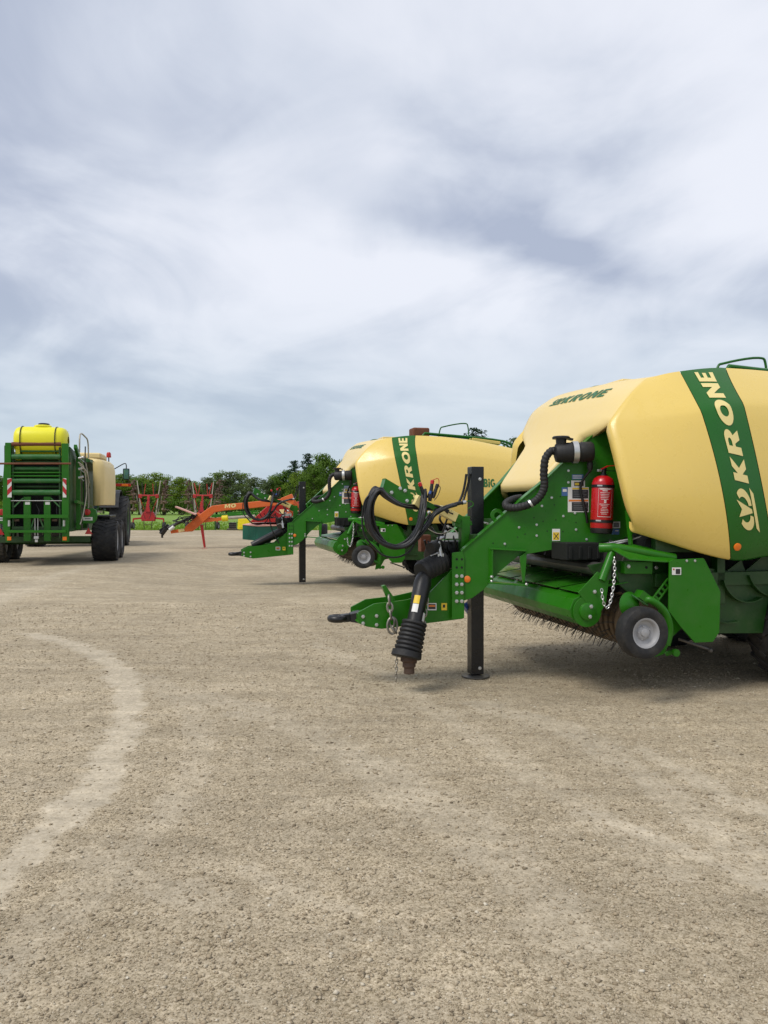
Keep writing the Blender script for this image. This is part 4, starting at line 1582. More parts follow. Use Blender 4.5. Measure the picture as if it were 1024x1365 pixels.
# top frame: tube, folded lid, hanger bracket
a_, b_ = U(807, 731, -1.12), U(899, 744, -1.12)
g = MB()
g.tube(spline([a_ + (0, .10, .0), a_ + (.12, .02, 0), (a_ + b_) / 2 + (0, 0, .012), b_], 6), .040, 12)
g.prism([U(815, 731, -1.18), U(845, 725.5, -1.02), U(880, 733, -1.02), U(901, 744.5, -1.16), U(893, 748.5, -1.20), U(840, 745, -1.20)], (0, 0, -.012))
g.build('pickup_frame', 'green', BALER, 35, .003)
hb_ = [U(*p, -1.10) for p in ((833, 749), (870.5, 749), (870, 765), (833, 765))]
br = MB().prism(hb_, (0, .14, 0)).build('hanger_bracket', 'green', BALER, 0, .004)
bolts([U(838, 755, -1.101), U(875, 756.5, -1.06)], (0, -1, 0), br)
g = MB()
p = U(862, 756.5, -1.1015)
g.cyl(p, p + (0, -.001, 0), .013, 12)
g.build('bracket_hole', 'interior', br)
g = MB()                                      # side wall of the pick-up and arm plates behind the bracket
g.prism([U(*p, -1.03) for p in ((822, 748), (893, 748), (893, 835), (872, 862), (850, 800), (826, 780))], (0, .02, 0))
g.prism([U(*p, -1.00) for p in ((784, 754), (816, 748), (815, 772), (806, 776), (797, 773))], (0, .02, 0))
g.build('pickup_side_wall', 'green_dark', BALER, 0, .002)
g = MB()
arcp = [(852 + 28 * math.cos(R(a)), 757 + 32 * math.sin(R(a))) for a in np.linspace(20, 175, 14)]
for (x0, y0), (x1, y1) in zip(arcp[:-1], arcp[1:]):
    g.beam(U(x0, y0, -1.02), U(x1, y1, -1.02), .06, .012, up=(0, 1, 0))
g.build('auger_housing', 'green', BALER, 30)
MB().tube([U(816, 737, -1.08), U(802, 774, -1.12)], .035, 12).build('lift_arm', 'green', BALER, 40)
# shield
sh = [U(*p, -1.22) for p in ((893, 748), (898, 746), (938, 744), (940, 746), (961, 789), (959.5, 843), (951, 856), (927, 857), (908, 836), (892, 815))]
shield = MB().prism(sh, (0, .018, 0)).build('side_shield', 'green', BALER, 0, .004)
g = MB()
g.prism([U(*p, -1.20) for p in ((893, 749), (938, 746), (960, 789))] + [U(960, 789, -1.02), U(938, 746, -1.02), U(893, 749, -1.02)], (0, 0, -.01))
g.build('shield_return', 'green', shield, 0)
bolts([U(915.5, 747.5, -1.2215), U(926.5, 747.5, -1.2215)], (0, -1, 0), shield, BOLT_S)


def shp(u, v, out=0.0):
    return U(u, v, -1.22 - out)


sticker(896, 756.5, 908.2, 766.3, 'sticker_white', fn=shp, nrm_=YN, parent=shield)
sticker(901, 758.4, 907, 765.2, 'sticker_black', fn=shp, nrm_=YN, parent=shield, out=.0045)
sticker(897.4, 758, 899.4, 760, 'red_lamp', fn=shp, nrm_=YN, parent=shield, out=.0045)
# gauge wheel with its swing arm, fender plate and hole strip
wcen = U(855.8, 843, -1.34)
wheel(BALER, 'gauge_wheel', wcen, (0.02, -1, 0.03), 0.212, 0.15, 0.118, 'tyre', 'rim', 0, 40, 0.40)
g = MB()
g.tube(spline([U(858, 802, -1.16), U(868, 800, -1.22), U(886, 815, -1.22), U(893, 838, -1.21), U(889, 860, -1.20)], 6), .032, 12)
g.tube([U(889, 858, -1.20), wcen + (0.02, .10, 0)], .025, 10)
g.box(U(856, 795, -1.16), (.09, .10, .07), Matrix.Rotation(R(35), 3, 'Y'))
g.build('wheel_arm', 'green', BALER, 40)
g = MB()
g.prism([U(*p, -1.10) for p in ((880, 812), (893, 815), (909, 838), (898, 848), (886, 872), (874, 876), (879, 850))], (0, .03, 0))
g.build('skid_plate', 'green', BALER, 0, .003)
g = MB()
g.lathe([(0, .022), (.03, .022), (.03, .032), (.06, .032)], U(897, 869, -1.17), (0, -1, 0), 10)
g.tube([U(888, 872, -1.14), U(897, 869, -1.18)], .02, 8)
g.build('skid_pin', 'green', BALER, 40)
g = MB()
g.lathe([(0, .10), (.012, .11), (.03, .09), (.05, .05)], U(838, 806, -1.12), (0.2, -1, 0.1), 18)
g.build('arm_hub_cup', 'green', BALER, 40)
g = MB()
for k in range(3):
    g.tube([U(842 + k * 3, 793 + k * 2, -1.17), U(858 + k * 3, 803 + k * 2, -1.20)], .008, 8)
g.build('arm_spring', 'green_dusty', BALER, 40)
pa, pb = U(871, 803, -1.16), U(893, 774, -1.16)
g = MB()
dv = pb - pa
for o_ in (-.026, .026):
    pp = np.array((-dv[2], 0, dv[0]))
    pp = unit(pp) * o_
    g.beam(pa + pp, pb + pp, .012, .016, up=(0, 1, 0))
for k in range(6):
    f = (k + .1) / 5.2
    g.beam(pa + dv * f - unit(np.array((-dv[2], 0, dv[0]))) * .03, pa + dv * f + unit(np.array((-dv[2], 0, dv[0]))) * .03, .020, .012, up=(0, 1, 0))
g.build('adjuster_strip', 'green', BALER, 0, .001)
chain('lift_chain', spline([U(819, 745, -1.17), U(819.5, 760, -1.17), U(817.5, 785, -1.17), U(813, 805, -1.17), U(808, 810, -1.17), U(804, 800, -1.17), U(802, 784, -1.16)], 8), BALER, 'zinc', .030, .0042)
# linkage rod ending in a ball
g = MB()
g.tube([U(905, 852, -.95), U(946, 866, -1.05)], .012, 8)
g.lathe([(-.022, 0), (-.018, .014), (0, .022), (.018, .014), (.022, 0)], U(947, 867, -1.06), (0, -1, 0), 12)
g.build('linkage_rod', 'steel_dark', BALER, 40)

# ---- drive shaft folded down in front of the drawbar
gearc = U(594, 742, .02)
g = MB()
g.box(gearc + (0.05, .05, .02), (.30, .26, .26))
g.cyl(gearc + (-.05, .0, .02), gearc + (-.16, -.06, .0), .11, 18)
g.build('gearbox', 'black', BALER, 30, .02)
s0, s1 = U(589, 748, -.10), U(569, 757, -.20)
p_up, p_lo = U(566, 765, -.24), U(549, 848, -.42)
g = MB()
g.lathe([(0, .055), (.05, .075), (.10, .082), (float(np.linalg.norm(p_lo - p_up)) * .55, .072), (float(np.linalg.norm(p_lo - p_up)), .070)], p_up, p_lo - p_up, 20)
shaft = g.build('drive_shaft', 'black', BALER, 40)
g = MB()
bellows(g, U(590, 748, -.10), U(561, 763, -.25), .105, .100, 6, .016)
g.build('shaft_boot', 'rubber', shaft, 30)
g = MB()
bellows(g, U(553, 829, -.40), U(542.5, 874, -.47), .112, .128, 8, .014)
g.lathe([(0, .13), (.05, .135), (.06, .12)], U(543, 868, -.465), U(541.5, 876, -.475) - U(543, 868, -.465), 22)
g.build('shaft_boot', 'rubber', shaft, 30)
g = MB()
e0, e1 = U(545, 878, -.46), U(545.5, 897, -.47)
g.lathe([(0, .07), (.05, .075), (.06, .055), (.10, .060), (.11, .045), (.16, .048), (.17, .0)], e0 + (0, 0, .03), e1 - e0, 14)
g.beam(e0 + (-.06, 0, .0), e0 + (.07, 0, -.02), .06, .05)
g.build('shaft_yoke', 'rust_dark', shaft, 30, .006)
ax_ = unit(p_lo - p_up)


def shs(u0, v0, u1, v1, mat):
    a = U(u0, v0, -.50)
    b2 = U(u1, v1, -.50)
    c_ = (a + b2) / 2
    t_ = np.dot(c_ - p_up, ax_)
    base_ = p_up + ax_ * t_
    rows_ = []
    for s in np.linspace(-.038, .038, 4):
        row = []
        for an_ in np.linspace(-.95 + (1.5 if u0 > 555 else 0), -.25 + (1.5 if u0 > 555 else 0), 6):
            side = unit(np.cross(ax_, (0, 1, 0)))
            out_ = np.cross(side, ax_)
            out_ = out_ if out_[1] < 0 else -out_
            row.append(base_ + ax_ * s + (out_ * math.cos(an_) - side * math.sin(an_) * (1 if side[0] < 0 else -1)) * .0795)
        rows_.append(row)
    MB().grid(rows_).build('shaft_sticker', mat, shaft, 60)


shs(548, 786, 555, 798, 'sticker_yellow')
shs(545, 798, 552, 811, 'sticker_white')
shs(556, 810, 564, 826, 'sticker_white')
# chains
chain('safety_chain', spline([U(519, 800, -.26), U(520, 812, -.27), U(522, 826, -.27), U(524, 838, -.27), U(530, 843, -.30)], 4), BALER, 'chain_steel', .072, .0105)
g = MB()
cc = U(523, 834, -.27)
g.tube([cc + np.array((.045 * math.cos(a), 0, .075 * math.sin(a))) for a in np.linspace(0, 2 * math.pi, 17)[:-1]], .011, 7, closed=True)
g.build('chain_ring', 'chain_steel', BALER, 50)
chain('safety_chain', spline([U(569, 793, -.28), U(566, 815, -.30), U(564, 838, -.33), U(558, 846, -.42)], 5), BALER, 'chain_steel', .060, .009)
chain('shaft_chain', [U(529, 877, -.46), U(528.5, 893, -.47), U(528, 907, -.47)], BALER, 'chain_steel', .034, .0045)

# ---- hose rack: post, swung arm, looped hoses, couplers
g = MB()
g.box(U(619, 712, -.10), (.085, .09, .34))
g.prism([U(*p, -.14) for p in ((605, 690), (612, 685), (629, 695), (630, 700), (615, 704), (607, 701))], (0, .08, 0))
g.build('rack_post', 'green', BALER, 0, .004)
g = MB()
arm_a, arm_b = U(612, 695, -.12), U(556, 666, -.22)
g.beam(arm_a, arm_b, .07, .05)
g.build('rack_arm', 'green', BALER, 0, .003)
MB().beam(U(607, 690, -.16), U(586, 679, -.19), .075, .085).build('arm_sleeve', 'letter_cream', BALER, 0, .003)
MB().beam(U(561, 672, -.22), U(553, 666, -.24), .06, .10).build('arm_sleeve', 'letter_cream', BALER, 0, .003)
g = MB()
hd = [U(*p, -.24) for p in ((514, 639), (551, 661), (547, 673), (541, 674), (509, 655.5))]
g.prism(hd, (0, .015, 0))
g.prism([hd[0], hd[4], hd[4] + (0, .13, .0), hd[0] + (0, .13, 0)], (.008, 0, -.004))
g.prism([hd[0], hd[1], hd[1] + (0, .13, 0), hd[0] + (0, .13, 0)], (0, 0, .010))
rk = g.build('hose_bracket', 'green', BALER, 0, .002)
bolts([U(*p, -.242) for p in ((533.5, 651), (540, 654), (522, 656.5), (542.5, 667.5))], (0, -1, 0), rk)


def hose_loop(px, ly, r=.0125, jit=0.0, name='hose', rg_=random.Random(8)):
    pts = []
    for k, p in enumerate(px):
        l_ = ly[k] if isinstance(ly, (list, tuple)) else ly
        pts.append(U(p[0] + rg_.uniform(-jit, jit), p[1] + rg_.uniform(-jit, jit), l_ + rg_.uniform(-.02, .02)))
    return MB().tube(spline(pts, 7), r, 8).build(name, 'hose', BALER, 60)


loop = [(600, 683), (585, 677), (558, 676), (535, 673), (516, 662), (504, 652), (495, 662), (490, 682), (494, 706), (507, 722), (527, 729), (546, 722), (558, 703), (563, 680), (566, 655)]
for k in range(9):
    hose_loop([(x + (k - 4) * .75, y + (k % 3 - 1) * 1.6) for x, y in loop], [-.20] * 3 + [-.27 - .018 * k] * 11 + [-.24], .0125, 1.1)
loop2 = [(605, 672), (592, 676), (577, 686), (567, 700), (553, 717), (534, 728), (512, 724), (498, 706), (493, 680), (499, 660), (508, 651)]
for k in range(5):
    hose_loop([(x + k * 1.2 - 1, y + (k % 2) * 1.8) for x, y in loop2], -.29 - .015 * k, .0125, 1.1)
hose_loop([(508, 653), (489, 664), (483, 690), (486, 713), (500, 731), (512, 741), (530, 743), (546, 735), (556, 718), (562, 704)], -.30, .0085, .3, 'thin_hose')
hose_loop([(622, 632), (620, 645), (616, 660), (611, 672)], -.05, .012, .3)
hose_loop([(627, 631), (624, 645), (620, 660), (616, 672)], -.05, .012, .3)
for k, (a_, b_, m_) in enumerate((((566, 662), (561, 648), 'red'), ((573, 668), (576, 645), 'red'), ((577, 664), (582, 650), 'black'), ((571, 664), (573, 659), 'blue'), ((606, 672), (617, 670), 'zinc'))):
    pa, pb = U(*a_, -.26), U(*b_, -.26)
    cpl = MB().lathe([(0, .016), (.04, .019), (float(np.linalg.norm(pb - pa)), .015)], pa, pb - pa, 10).build('coupler', 'black', BALER, 40)
    MB().lathe([(0, .018), (.03, .018), (.036, .010)], pb, pb - pa, 10).build('coupler_cap', m_, cpl, 40)
MB().tube(spline([U(x, y, -.27) for x, y in ((577, 640), (584, 638), (585, 645), (580, 655), (577, 664))], 6), .0035, 5).build('cap_cord', 'red_lamp', BALER, 50)
MB().tube(spline([U(x, y, -.27) for x, y in ((582, 646), (587, 650), (584, 660), (579, 667))], 6), .0035, 5).build('cap_cord', 'hose', BALER, 50)
for pts_, r_, m_ in (([(612, 670), (627, 668), (631, 673), (624, 678)], .004, 'green'), ([(566, 701), (578, 709), (590, 711), (605, 704)], .004, 'zinc'), ([(596, 700), (606, 706), (611, 712)], .004, 'zinc')):
    MB().tube(spline([U(x, y, -.16) for x, y in pts_], 6), r_, 6).build('control_cable', m_, BALER, 50)
# valve block and pin crank above the gearbox
g = MB()
g.box(U(600, 714, -.12), (.14, .08, .055))
g.cyl(U(583, 719, -.14), U(598, 714, -.14), .018, 10)
g.tube([U(584, 722, -.16), U(590, 751, -.20)], .021, 10)
g.tube([U(574, 741, -.18), U(588, 735, -.17)], .010, 8)
g.box(U(587, 740, -.18), (.06, .04, .03))
g.build('valve_block', 'zinc', BALER, 30, .003)
g = MB()
g.cyl(U(574, 731, -.20), U(586, 726, -.10), .055, 16)
g.build('drive_coupling', 'rubber', BALER, 30, .005)
for a_, b_ in (((566, 720), (573, 736)), ((600, 722), (612, 732)), ((588, 712), (574, 702)), ((606, 719), (616, 740))):
    MB().tube(spline([U(*a_, -.06), (U(*a_, -.06) + U(*b_, -.02)) / 2 + (0, 0, -.03), U(*b_, -.02)], 5), .011, 8).build('brake_line', 'hose', BALER, 50)
rq = random.Random(77)                         # small fittings and lines crowding the rack
for k in range(9):
    x0, y0 = rq.uniform(566, 604), rq.uniform(676, 722)
    x1, y1 = x0 + rq.uniform(-14, 14), y0 + rq.uniform(12, 26)
    l0 = rq.uniform(-.16, .04)
    MB().tube(spline([U(x0, y0, l0), U((x0 + x1) / 2 + rq.uniform(-5, 5), (y0 + y1) / 2, l0 - .03), U(x1, y1, l0 + .02)], 5), rq.uniform(.007, .011), 7).build('hydraulic_line', 'hose', BALER, 50)
    if k % 2:
        p = U(x0, y0, l0)
        MB().lathe([(0, .012), (.012, .016), (.03, .016), (.034, .010)], p, (rq.uniform(-1, 1), -.6, rq.uniform(-1, 1)), 6).build('pipe_fitting', 'zinc', BALER, 30)
g = MB()
g.box(U(566, 724, .12), (.10, .10, .16))
g.build('hitch_bracket', 'rust', BALER, 0, .005)
g = MB()                                     # wire step frame behind the leg
for ly in (.25, .31):
    g.tube(spline([U(634, 698, ly), U(648, 697, ly), U(655, 703, ly), U(648, 711, ly), U(634, 716, ly)], 5), .009, 7)
g.build('wire_guard', 'zinc', BALER, 50)
MB().cyl(U(621, 813, .10), U(628, 808, .10), .06, 14).build('blue_cap', 'blue', BALER, 30)

# ---- fire extinguisher hung on the plate
def extinguisher(fr_parent_frame, label, pose=None):
    e_ = empty('fire_extinguisher', (0, 0, 0), 0, label, 'extinguisher', 'fire extinguishers hung on the balers')
    b0, b1 = PL(801.5, 706, .13), PL(804.5, 634, .13)
    up = unit(b1 - b0)
    H_ = float(np.linalg.norm(b1 - b0))
    r_ = .098
    MB().lathe([(0, r_ * .92), (.02, r_), (H_ * .86, r_), (H_ * .94, r_ * .86), (H_ * .985, r_ * .55), (H_, r_ * .30), (H_, 0)], b0, up, 32).build('cylinder', 'red', e_, 40)
    MB().lathe([(-.035, r_ * .86), (-.030, r_ * .96), (0, r_ * 1.01), (.014, r_ * 1.012)], b0, up, 32).build('base_ring', 'black', e_, 40)
    tp = b0 + up * H_
    MB().lathe([(-.01, .036), (.012, .036), (.014, .022), (.05, .022), (.055, .028), (.07, .026)], tp, up, 14).build('valve', 'black', e_, 30)
    g_ = MB()
    g_.beam(tp + (-.03, -.01, .055), tp + (.03, -.02, .085), .022, .012)
    g_.beam(tp + (.03, -.02, .085), tp + (.155, -.03, .092), .022, .008)
    g_.build('lever', 'red', e_, 0, .002)
    g_ = MB()
    g_.beam(tp + (.0, -.01, .045), tp + (.145, -.03, .040), .018, .006)
    g_.build('carry_handle', 'black', e_, 0)
    MB().box(tp + (-.045, -.01, .045), (.04, .022, .022)).build('gauge', 'zinc', e_, 0, .003)
    for f in (.155, .80):
        st_ = MB().lathe([(-.013, r_ + .0012), (-.013, r_ + .004), (.013, r_ + .004), (.013, r_ + .0012)], b0 + up * H_ * f, up, 32).build('strap', 'black', e_, 40)
    ang0 = math.atan2(-1, SPL)
    s_, u_ = unit(np.cross(up, PN)), PN

    def on(a, f, k=.0016):
        return b0 + up * H_ * f + (s_ * math.sin(a) + u_ * math.cos(a)) * (r_ + k)

    def patch(a0, a1, f0, f1, mat, name, k):
        MB().grid([[on(a, f, k) for a in np.linspace(a0, a1, 9)] for f in (f0, f1)]).build(name, mat, e_, 60)

    paint('label_white', (0.70, 0.62, 0.60), 0.4, var=0.1) if 'label_white' not in M else None
    # framed label printed white on red: outline, headline and lines of text
    sg = -1 if np.dot(s_, np.array((1, 0, 0))) < 0 else 1
    for a0, a1, f0, f1 in ((-.62, .62, .235, .243), (-.62, .62, .755, .763), (-.62, -.60, .235, .763), (.60, .62, .235, .763)):
        patch(a0, a1, f0, f1, 'label_white', 'label_line', .0016)
    rz = random.Random(2)
    for k in range(16):
        f = .735 - k * .030
        w_ = rz.uniform(.25, .50)
        if k in (7, 8):
            patch(-.10, .10, f - .004, f + .022, 'label_white', 'label_line', .0016)
            continue
        patch(-w_, w_ * rz.uniform(.7, 1), f, f + (.017 if k < 2 else .008), 'label_white', 'label_line', .0016)
    for f in (.165, .805):
        patch(-.55 * sg - .2, -.55 * sg + .25, f - .012, f + .014, 'zinc', 'strap_buckle', .0048)
    return e_


ext1 = extinguisher(None, 'red fire extinguisher strapped to the drawbar plate of the nearer baler with the foot plate')
ext1.location, ext1.rotation_euler = tuple(FB.P), (0, 0, TH)

# ------------------------------------------------------------------ the second baler, a copy a row further back
P2 = np.array([-1.615, 15.26])
G2 = gz(-1.0, 15.3)
BALER2 = copy_tree(BALER)
BALER2.location = (P2[0], P2[1], G2)
tag(BALER2, 'cream and green square baler with a small rusty box on its roof', 'baler')
for ch in list(BALER2.children_recursive):
    if ch.name.split('.')[0] in ('foot_plate', 'drive_shaft', 'shaft_boot', 'shaft_yoke', 'shaft_sticker', 'safety_chain', 'chain_ring', 'shaft_chain', 'chain_lug', 'hitch_bracket', 'blue_cap'):
        bpy.data.objects.remove(ch)
# its drive shaft rests inside the drawbar instead
F2 = Frame(P2[0], P2[1], TH, G2)
q0, q1 = np.array((-.28, .02, 1.10)), np.array((-.98, .0, .77))
g = MB()
g.lathe([(0, .08), (.04, .085), (float(np.linalg.norm(q1 - q0)), .072)], q0, q1 - q0, 18)
sh2 = g.build('drive_shaft', 'black', BALER2, 40)
g = MB()
bellows(g, q0 + (.08, .02, .06), q0 + (-.14, 0, -.07), .115, .105, 6, .014)
g.build('shaft_boot', 'rubber', sh2, 30)
MB().tube(spline([(-.62, -.24, 1.62), (-.66, -.25, 1.30), (-.60, -.24, 1.05), (-.48, -.22, .82)], 6), .011, 8).build('hose', 'hose', BALER2, 50)
rb = MB()
rb.box((0, 0, .10), (.34, .34, .20))
rb_o = rb.build('rusty_box', 'rust', None, 0, .03, seg=3)
a2 = np.array([math.cos(TH), math.sin(TH)])
w2 = np.array([-math.sin(TH), math.cos(TH)])
q2 = P2 + a2 * 2.30 + w2 * (-.35)
rb_o.location = (q2[0], q2[1], G2 + 2.895)
rb_o.rotation_euler = (0, 0, TH)
tag(rb_o, 'small rust brown box standing on the roof of the second baler', 'box')
ext2 = copy_tree(ext1)
ext2.location = (P2[0], P2[1], G2)
tag(ext2, 'red fire extinguisher strapped to the baler that has a rusty box on its roof', 'extinguisher')

# ------------------------------------------------------------------ the used baler seen from behind, hitched to a tractor
F3 = Frame(-8.17, 18.9, TH, gz(-8.17, 18.9))
U3 = F3.un
B3 = F3.empty('square_baler', 'worn green square baler with open roller chute and a yellow tank on top', 'baler')
YR = -1.65                                     # plane of the rear frame


def bar3(name, p, q, w, h, mat='green', ly=YR, **k):
    return MB().beam(U3(*p, ly), U3(*q, ly), w, h, **k).build(name, mat, B3, 0, .004)


MB().prism([U3(*p, YR) for p in ((7, 590), (14.8, 590), (14.8, 625), (14, 686), (13, 722), (8, 722), (3.5, 700), (4, 640), (6, 612))], (0, .14, 0)).build('chute_post', 'green', B3, 0, .006)
MB().prism([U3(*p, YR) for p in ((82.3, 591), (91.2, 591), (91.6, 640), (91.4, 722), (82.5, 722), (82.3, 640))], (0, .14, 0)).build('chute_post', 'green', B3, 0, .006)
MB().cyl(U3(16, 592, YR + .05), U3(81.5, 592, YR + .05), .045, 16).build('rusty_bar', 'rust', B3, 40)
MB().cyl(U3(-6, 618, YR - .12), U3(95, 618, YR - .12), .022, 12).build('rusty_bar', 'rust', B3, 40)
for v, rr, x0, ly, mt in ((601.5, .020, 27, .05, 'green_dusty'), (609, .062, 15, .0, 'green_dusty'), (625, .050, 15, .10, 'green_dusty'), (634.5, .024, 13, .02, 'green'),
                          (641, .052, 15, .0, 'green_dusty'), (615.5, .030, 15, .12, 'green_dark'), (649, .035, 15, .14, 'green_dark'), (630, .018, 15, .0, 'green'), (656.5, .062, 16, -.02, 'green_dusty')):
    a_, b_ = U3(x0, v, YR + ly + .05), U3(82, v, YR + ly + .05)
    L_ = float(np.linalg.norm(b_ - a_))
    MB().lathe([(0, rr * .5), (.02, rr * .5), (.02, rr), (L_ - .02, rr), (L_ - .02, rr * .5), (L_, rr * .5)], a_, b_ - a_, 18).build('roller', mt, B3, 40)
for x0, x1 in ((31.5, 41), (58.5, 67.5)):
    pb_ = MB().prism([U3(x0, 662, YR + .04), U3(x1, 662, YR + .04), U3(x1, 721, YR + .04), U3(x0, 721, YR + .04)], (0, .08, 0)).build('chute_upright', 'green', B3, 0, .004)
    MB().prism([U3(x0 + 2, 669, YR + .036), U3(x1 - 1, 669, YR + .036), U3(x1 - 1, 672.6, YR + .036), U3(x0 + 2, 672.6, YR + .036)], (0, .002, 0)).build('label_plate', 'sticker_white', pb_, 0)
bar3('chute_crossbar', (5, 688.3), (91, 688.3), .09, .075, ly=YR - .06)
bar3('chute_crossbar', (9, 708.4), (88, 708.4), .06, .055, ly=YR - .05)
bar3('chute_crossbar', (16, 703.5), (84, 703.5), .05, .06, 'green_dark', ly=YR + .08)
MB().cyl(U3(14, 667.5, YR + .02), U3(88, 667.5, YR + .02), .010, 8).build('wire_rope', 'zinc', B3, 40)
for x in (46.8, 50.6):
    MB().cyl(U3(x, 690, YR - .02), U3(x, 714, YR - .02), .010, 8).build('tension_rod', 'zinc', B3, 40)
g = MB()
g.box(U3(48.7, 716.5, YR - .03), (.10, .06, .06))
g.box(U3(48.7, 721, YR - .03), (.06, .05, .06))
g.build('tension_block', 'zinc', B3, 0, .006)
for x0, x1 in ((10, 15.6), (83.8, 88.6)):      # striped warning boards
    brd = MB().prism([U3(x0, 637.5, YR - .02), U3(x1, 637.5, YR - .02), U3(x1, 663, YR - .02), U3(x0, 663, YR - .02)], (0, .008, 0)).build('warning_board', 'white', B3, 0)
    for v0 in (649.5, 636.0):
        ps = [(x0, max(637.5, v0 + (3.5 if x0 < 50 else -2.5))), (x1, max(637.5, v0 + (-2.5 if x0 < 50 else 3.5))), (x1, v0 + (5.5 if x0 < 50 else 11)), (x0, v0 + (11 if x0 < 50 else 5.5))]
        MB().prism([U3(*p, YR - .0225) for p in ps], (0, .002, 0)).build('red_stripe', 'red', brd, 0)
for x, v in ((12.3, 697.5), (85.3, 697.5)):
    MB().cyl(U3(x, v - 4, YR - .01), U3(x, v + 4, YR - .01), .028, 12).build('spring_rod', 'zinc', B3, 40)
for x0 in (9.5, 83.5):
    MB().prism([U3(x0, 715.5, YR - .03), U3(x0 + 5.4, 715.5, YR - .03), U3(x0 + 5.4, 720.4, YR - .03), U3(x0, 720.4, YR - .03)], (0, .025, 0)).build('amber_lamp', 'orange_reflector', B3, 0, .004)
for x0, x1 in ((16.2, 18.6), (78.6, 81.0)):    # inner guide strips and braces
    MB().prism([U3(x0, 594, YR + .06), U3(x1, 594, YR + .06), U3(x1, 718, YR + .06), U3(x0, 718, YR + .06)], (0, .05, 0)).build('guide_strip', 'green_dark', B3, 0, .003)
for a_, b_ in (((19, 676), (31, 664)), ((68, 664), (80, 676)), ((42, 703), (46, 690)), ((53, 690), (58, 703))):
    MB().beam(U3(*a_, YR + .03), U3(*b_, YR + .03), .03, .03).build('brace', 'green_dusty', B3, 0, .003)
for k in range(5):
    rq = random.Random(60 + k)
    x = 20 + k * 14
    MB().tube(spline([U3(x, 672, YR + .10), U3(x + rq.uniform(-5, 5), 684, YR + .05), U3(x + rq.uniform(-8, 8), 696, YR + .10), U3(x + rq.uniform(-5, 5), 712, YR + .12)], 5), .010, 6).build('hose', 'hose', B3, 50)
for k in range(4):
    x = 22 + k * 17
    MB().box(U3(x, 693.5, YR + .10), (.12, .06, .05)).build('density_block', 'rust_dark', B3, 0, .006)
# near-black block painted as the shade in the chute, floor, axle beam, side walls
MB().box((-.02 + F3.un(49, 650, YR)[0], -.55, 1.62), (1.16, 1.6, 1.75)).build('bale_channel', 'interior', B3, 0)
cx3 = float(U3(49, 700, YR)[0])
MB().box((cx3, -1.3, .80), (1.45, .60, .06)).build('chute_floor', 'green_dark', B3, 0, .005)
g = MB()
g.beam((-1.0, -.55, .56), (1.0, -.55, .56), .14, .14)
g.cyl((-1.3, 0, .50), (1.35, 0, .50), .08, 14)
g.cyl((-1.3, 1.1, .50), (1.35, 1.1, .50), .08, 14)
g.build('axle', 'green_dark', B3, 30, .006)
g = MB()
for x in (.66, -.66):
    g.prism([(x, -1.5, .78), (x, 2.6, .70), (x, 2.6, 2.45), (x, .2, 2.55), (x, -1.5, 2.7)], (.03 if x > 0 else -.03, 0, 0))
g.build('side_wall', 'green_dark', B3, 0)
g = MB()                                      # sloping beams and posts on the flank
for p, q, w_ in (((.78, -1.35, 2.72), (.80, .75, 1.85), .10), ((.78, -.9, .8), (.78, -.9, 2.5), .09), ((.78, .2, .8), (.78, .2, 2.2), .09), ((.78, -1.3, 1.45), (.82, .9, 1.35), .07)):
    g.beam(p, q, .07, w_)
g.build('flank_beam', 'green', B3, 0, .005)
for pts in ([(.86, -1.45, 2.35), (.95, -1.25, 2.22), (.98, -1.05, 1.7), (.92, -1.1, 1.2), (.86, -1.2, .92)], [(.88, -1.4, 2.3), (1.0, -1.2, 2.15), (1.02, -.95, 1.9)],
            [(.85, -.6, 2.55), (.92, -.5, 2.2), (.93, -.3, 1.5), (.90, -.3, 1.1)]):
    MB().tube(spline(pts, 6), .016, 8).build('hose', 'pale_tube', B3, 50)
g = MB()
for z in (2.45, 2.2, 2.0):
    g.cyl((.84, -1.3, z), (.95, -1.3, z + .03), .03, 8)
    g.beam((.86, -1.2, z), (.92, -.8, z - .08), .02, .02)
g.build('valve_bank', 'zinc', B3, 30)
MB().tube([(.92, -1.0, 1.1), (.95, -1.0, 2.75)], .014, 8).build('flank_post', 'black', B3, 50)
# curved cream side panels
for sx in (1, -1):
    plan = spline([(.98, .10), (1.06, .03), (1.20, .04), (1.27, .16), (1.33, .7), (1.35, 1.4), (1.28, 2.3), (1.16, 2.8)], 4)
    rows = []
    for z, ins in ((1.36, .03), (1.375, .0), (1.9, -.015), (2.3, .0), (2.44, .03), (2.50, .09), (2.53, .20)):
        rows.append([((1 if sx > 0 else -.84) * (p[0] - ins * (1 if k > 3 else .2)), p[1] + ins * .5 * (k < 12), z + (.02 * k / 28)) for k, p in enumerate(plan)])
    MB().grid(rows).build('side_panel', 'cream_old' if sx > 0 else 'green_dark', B3, 50, solid=.03)
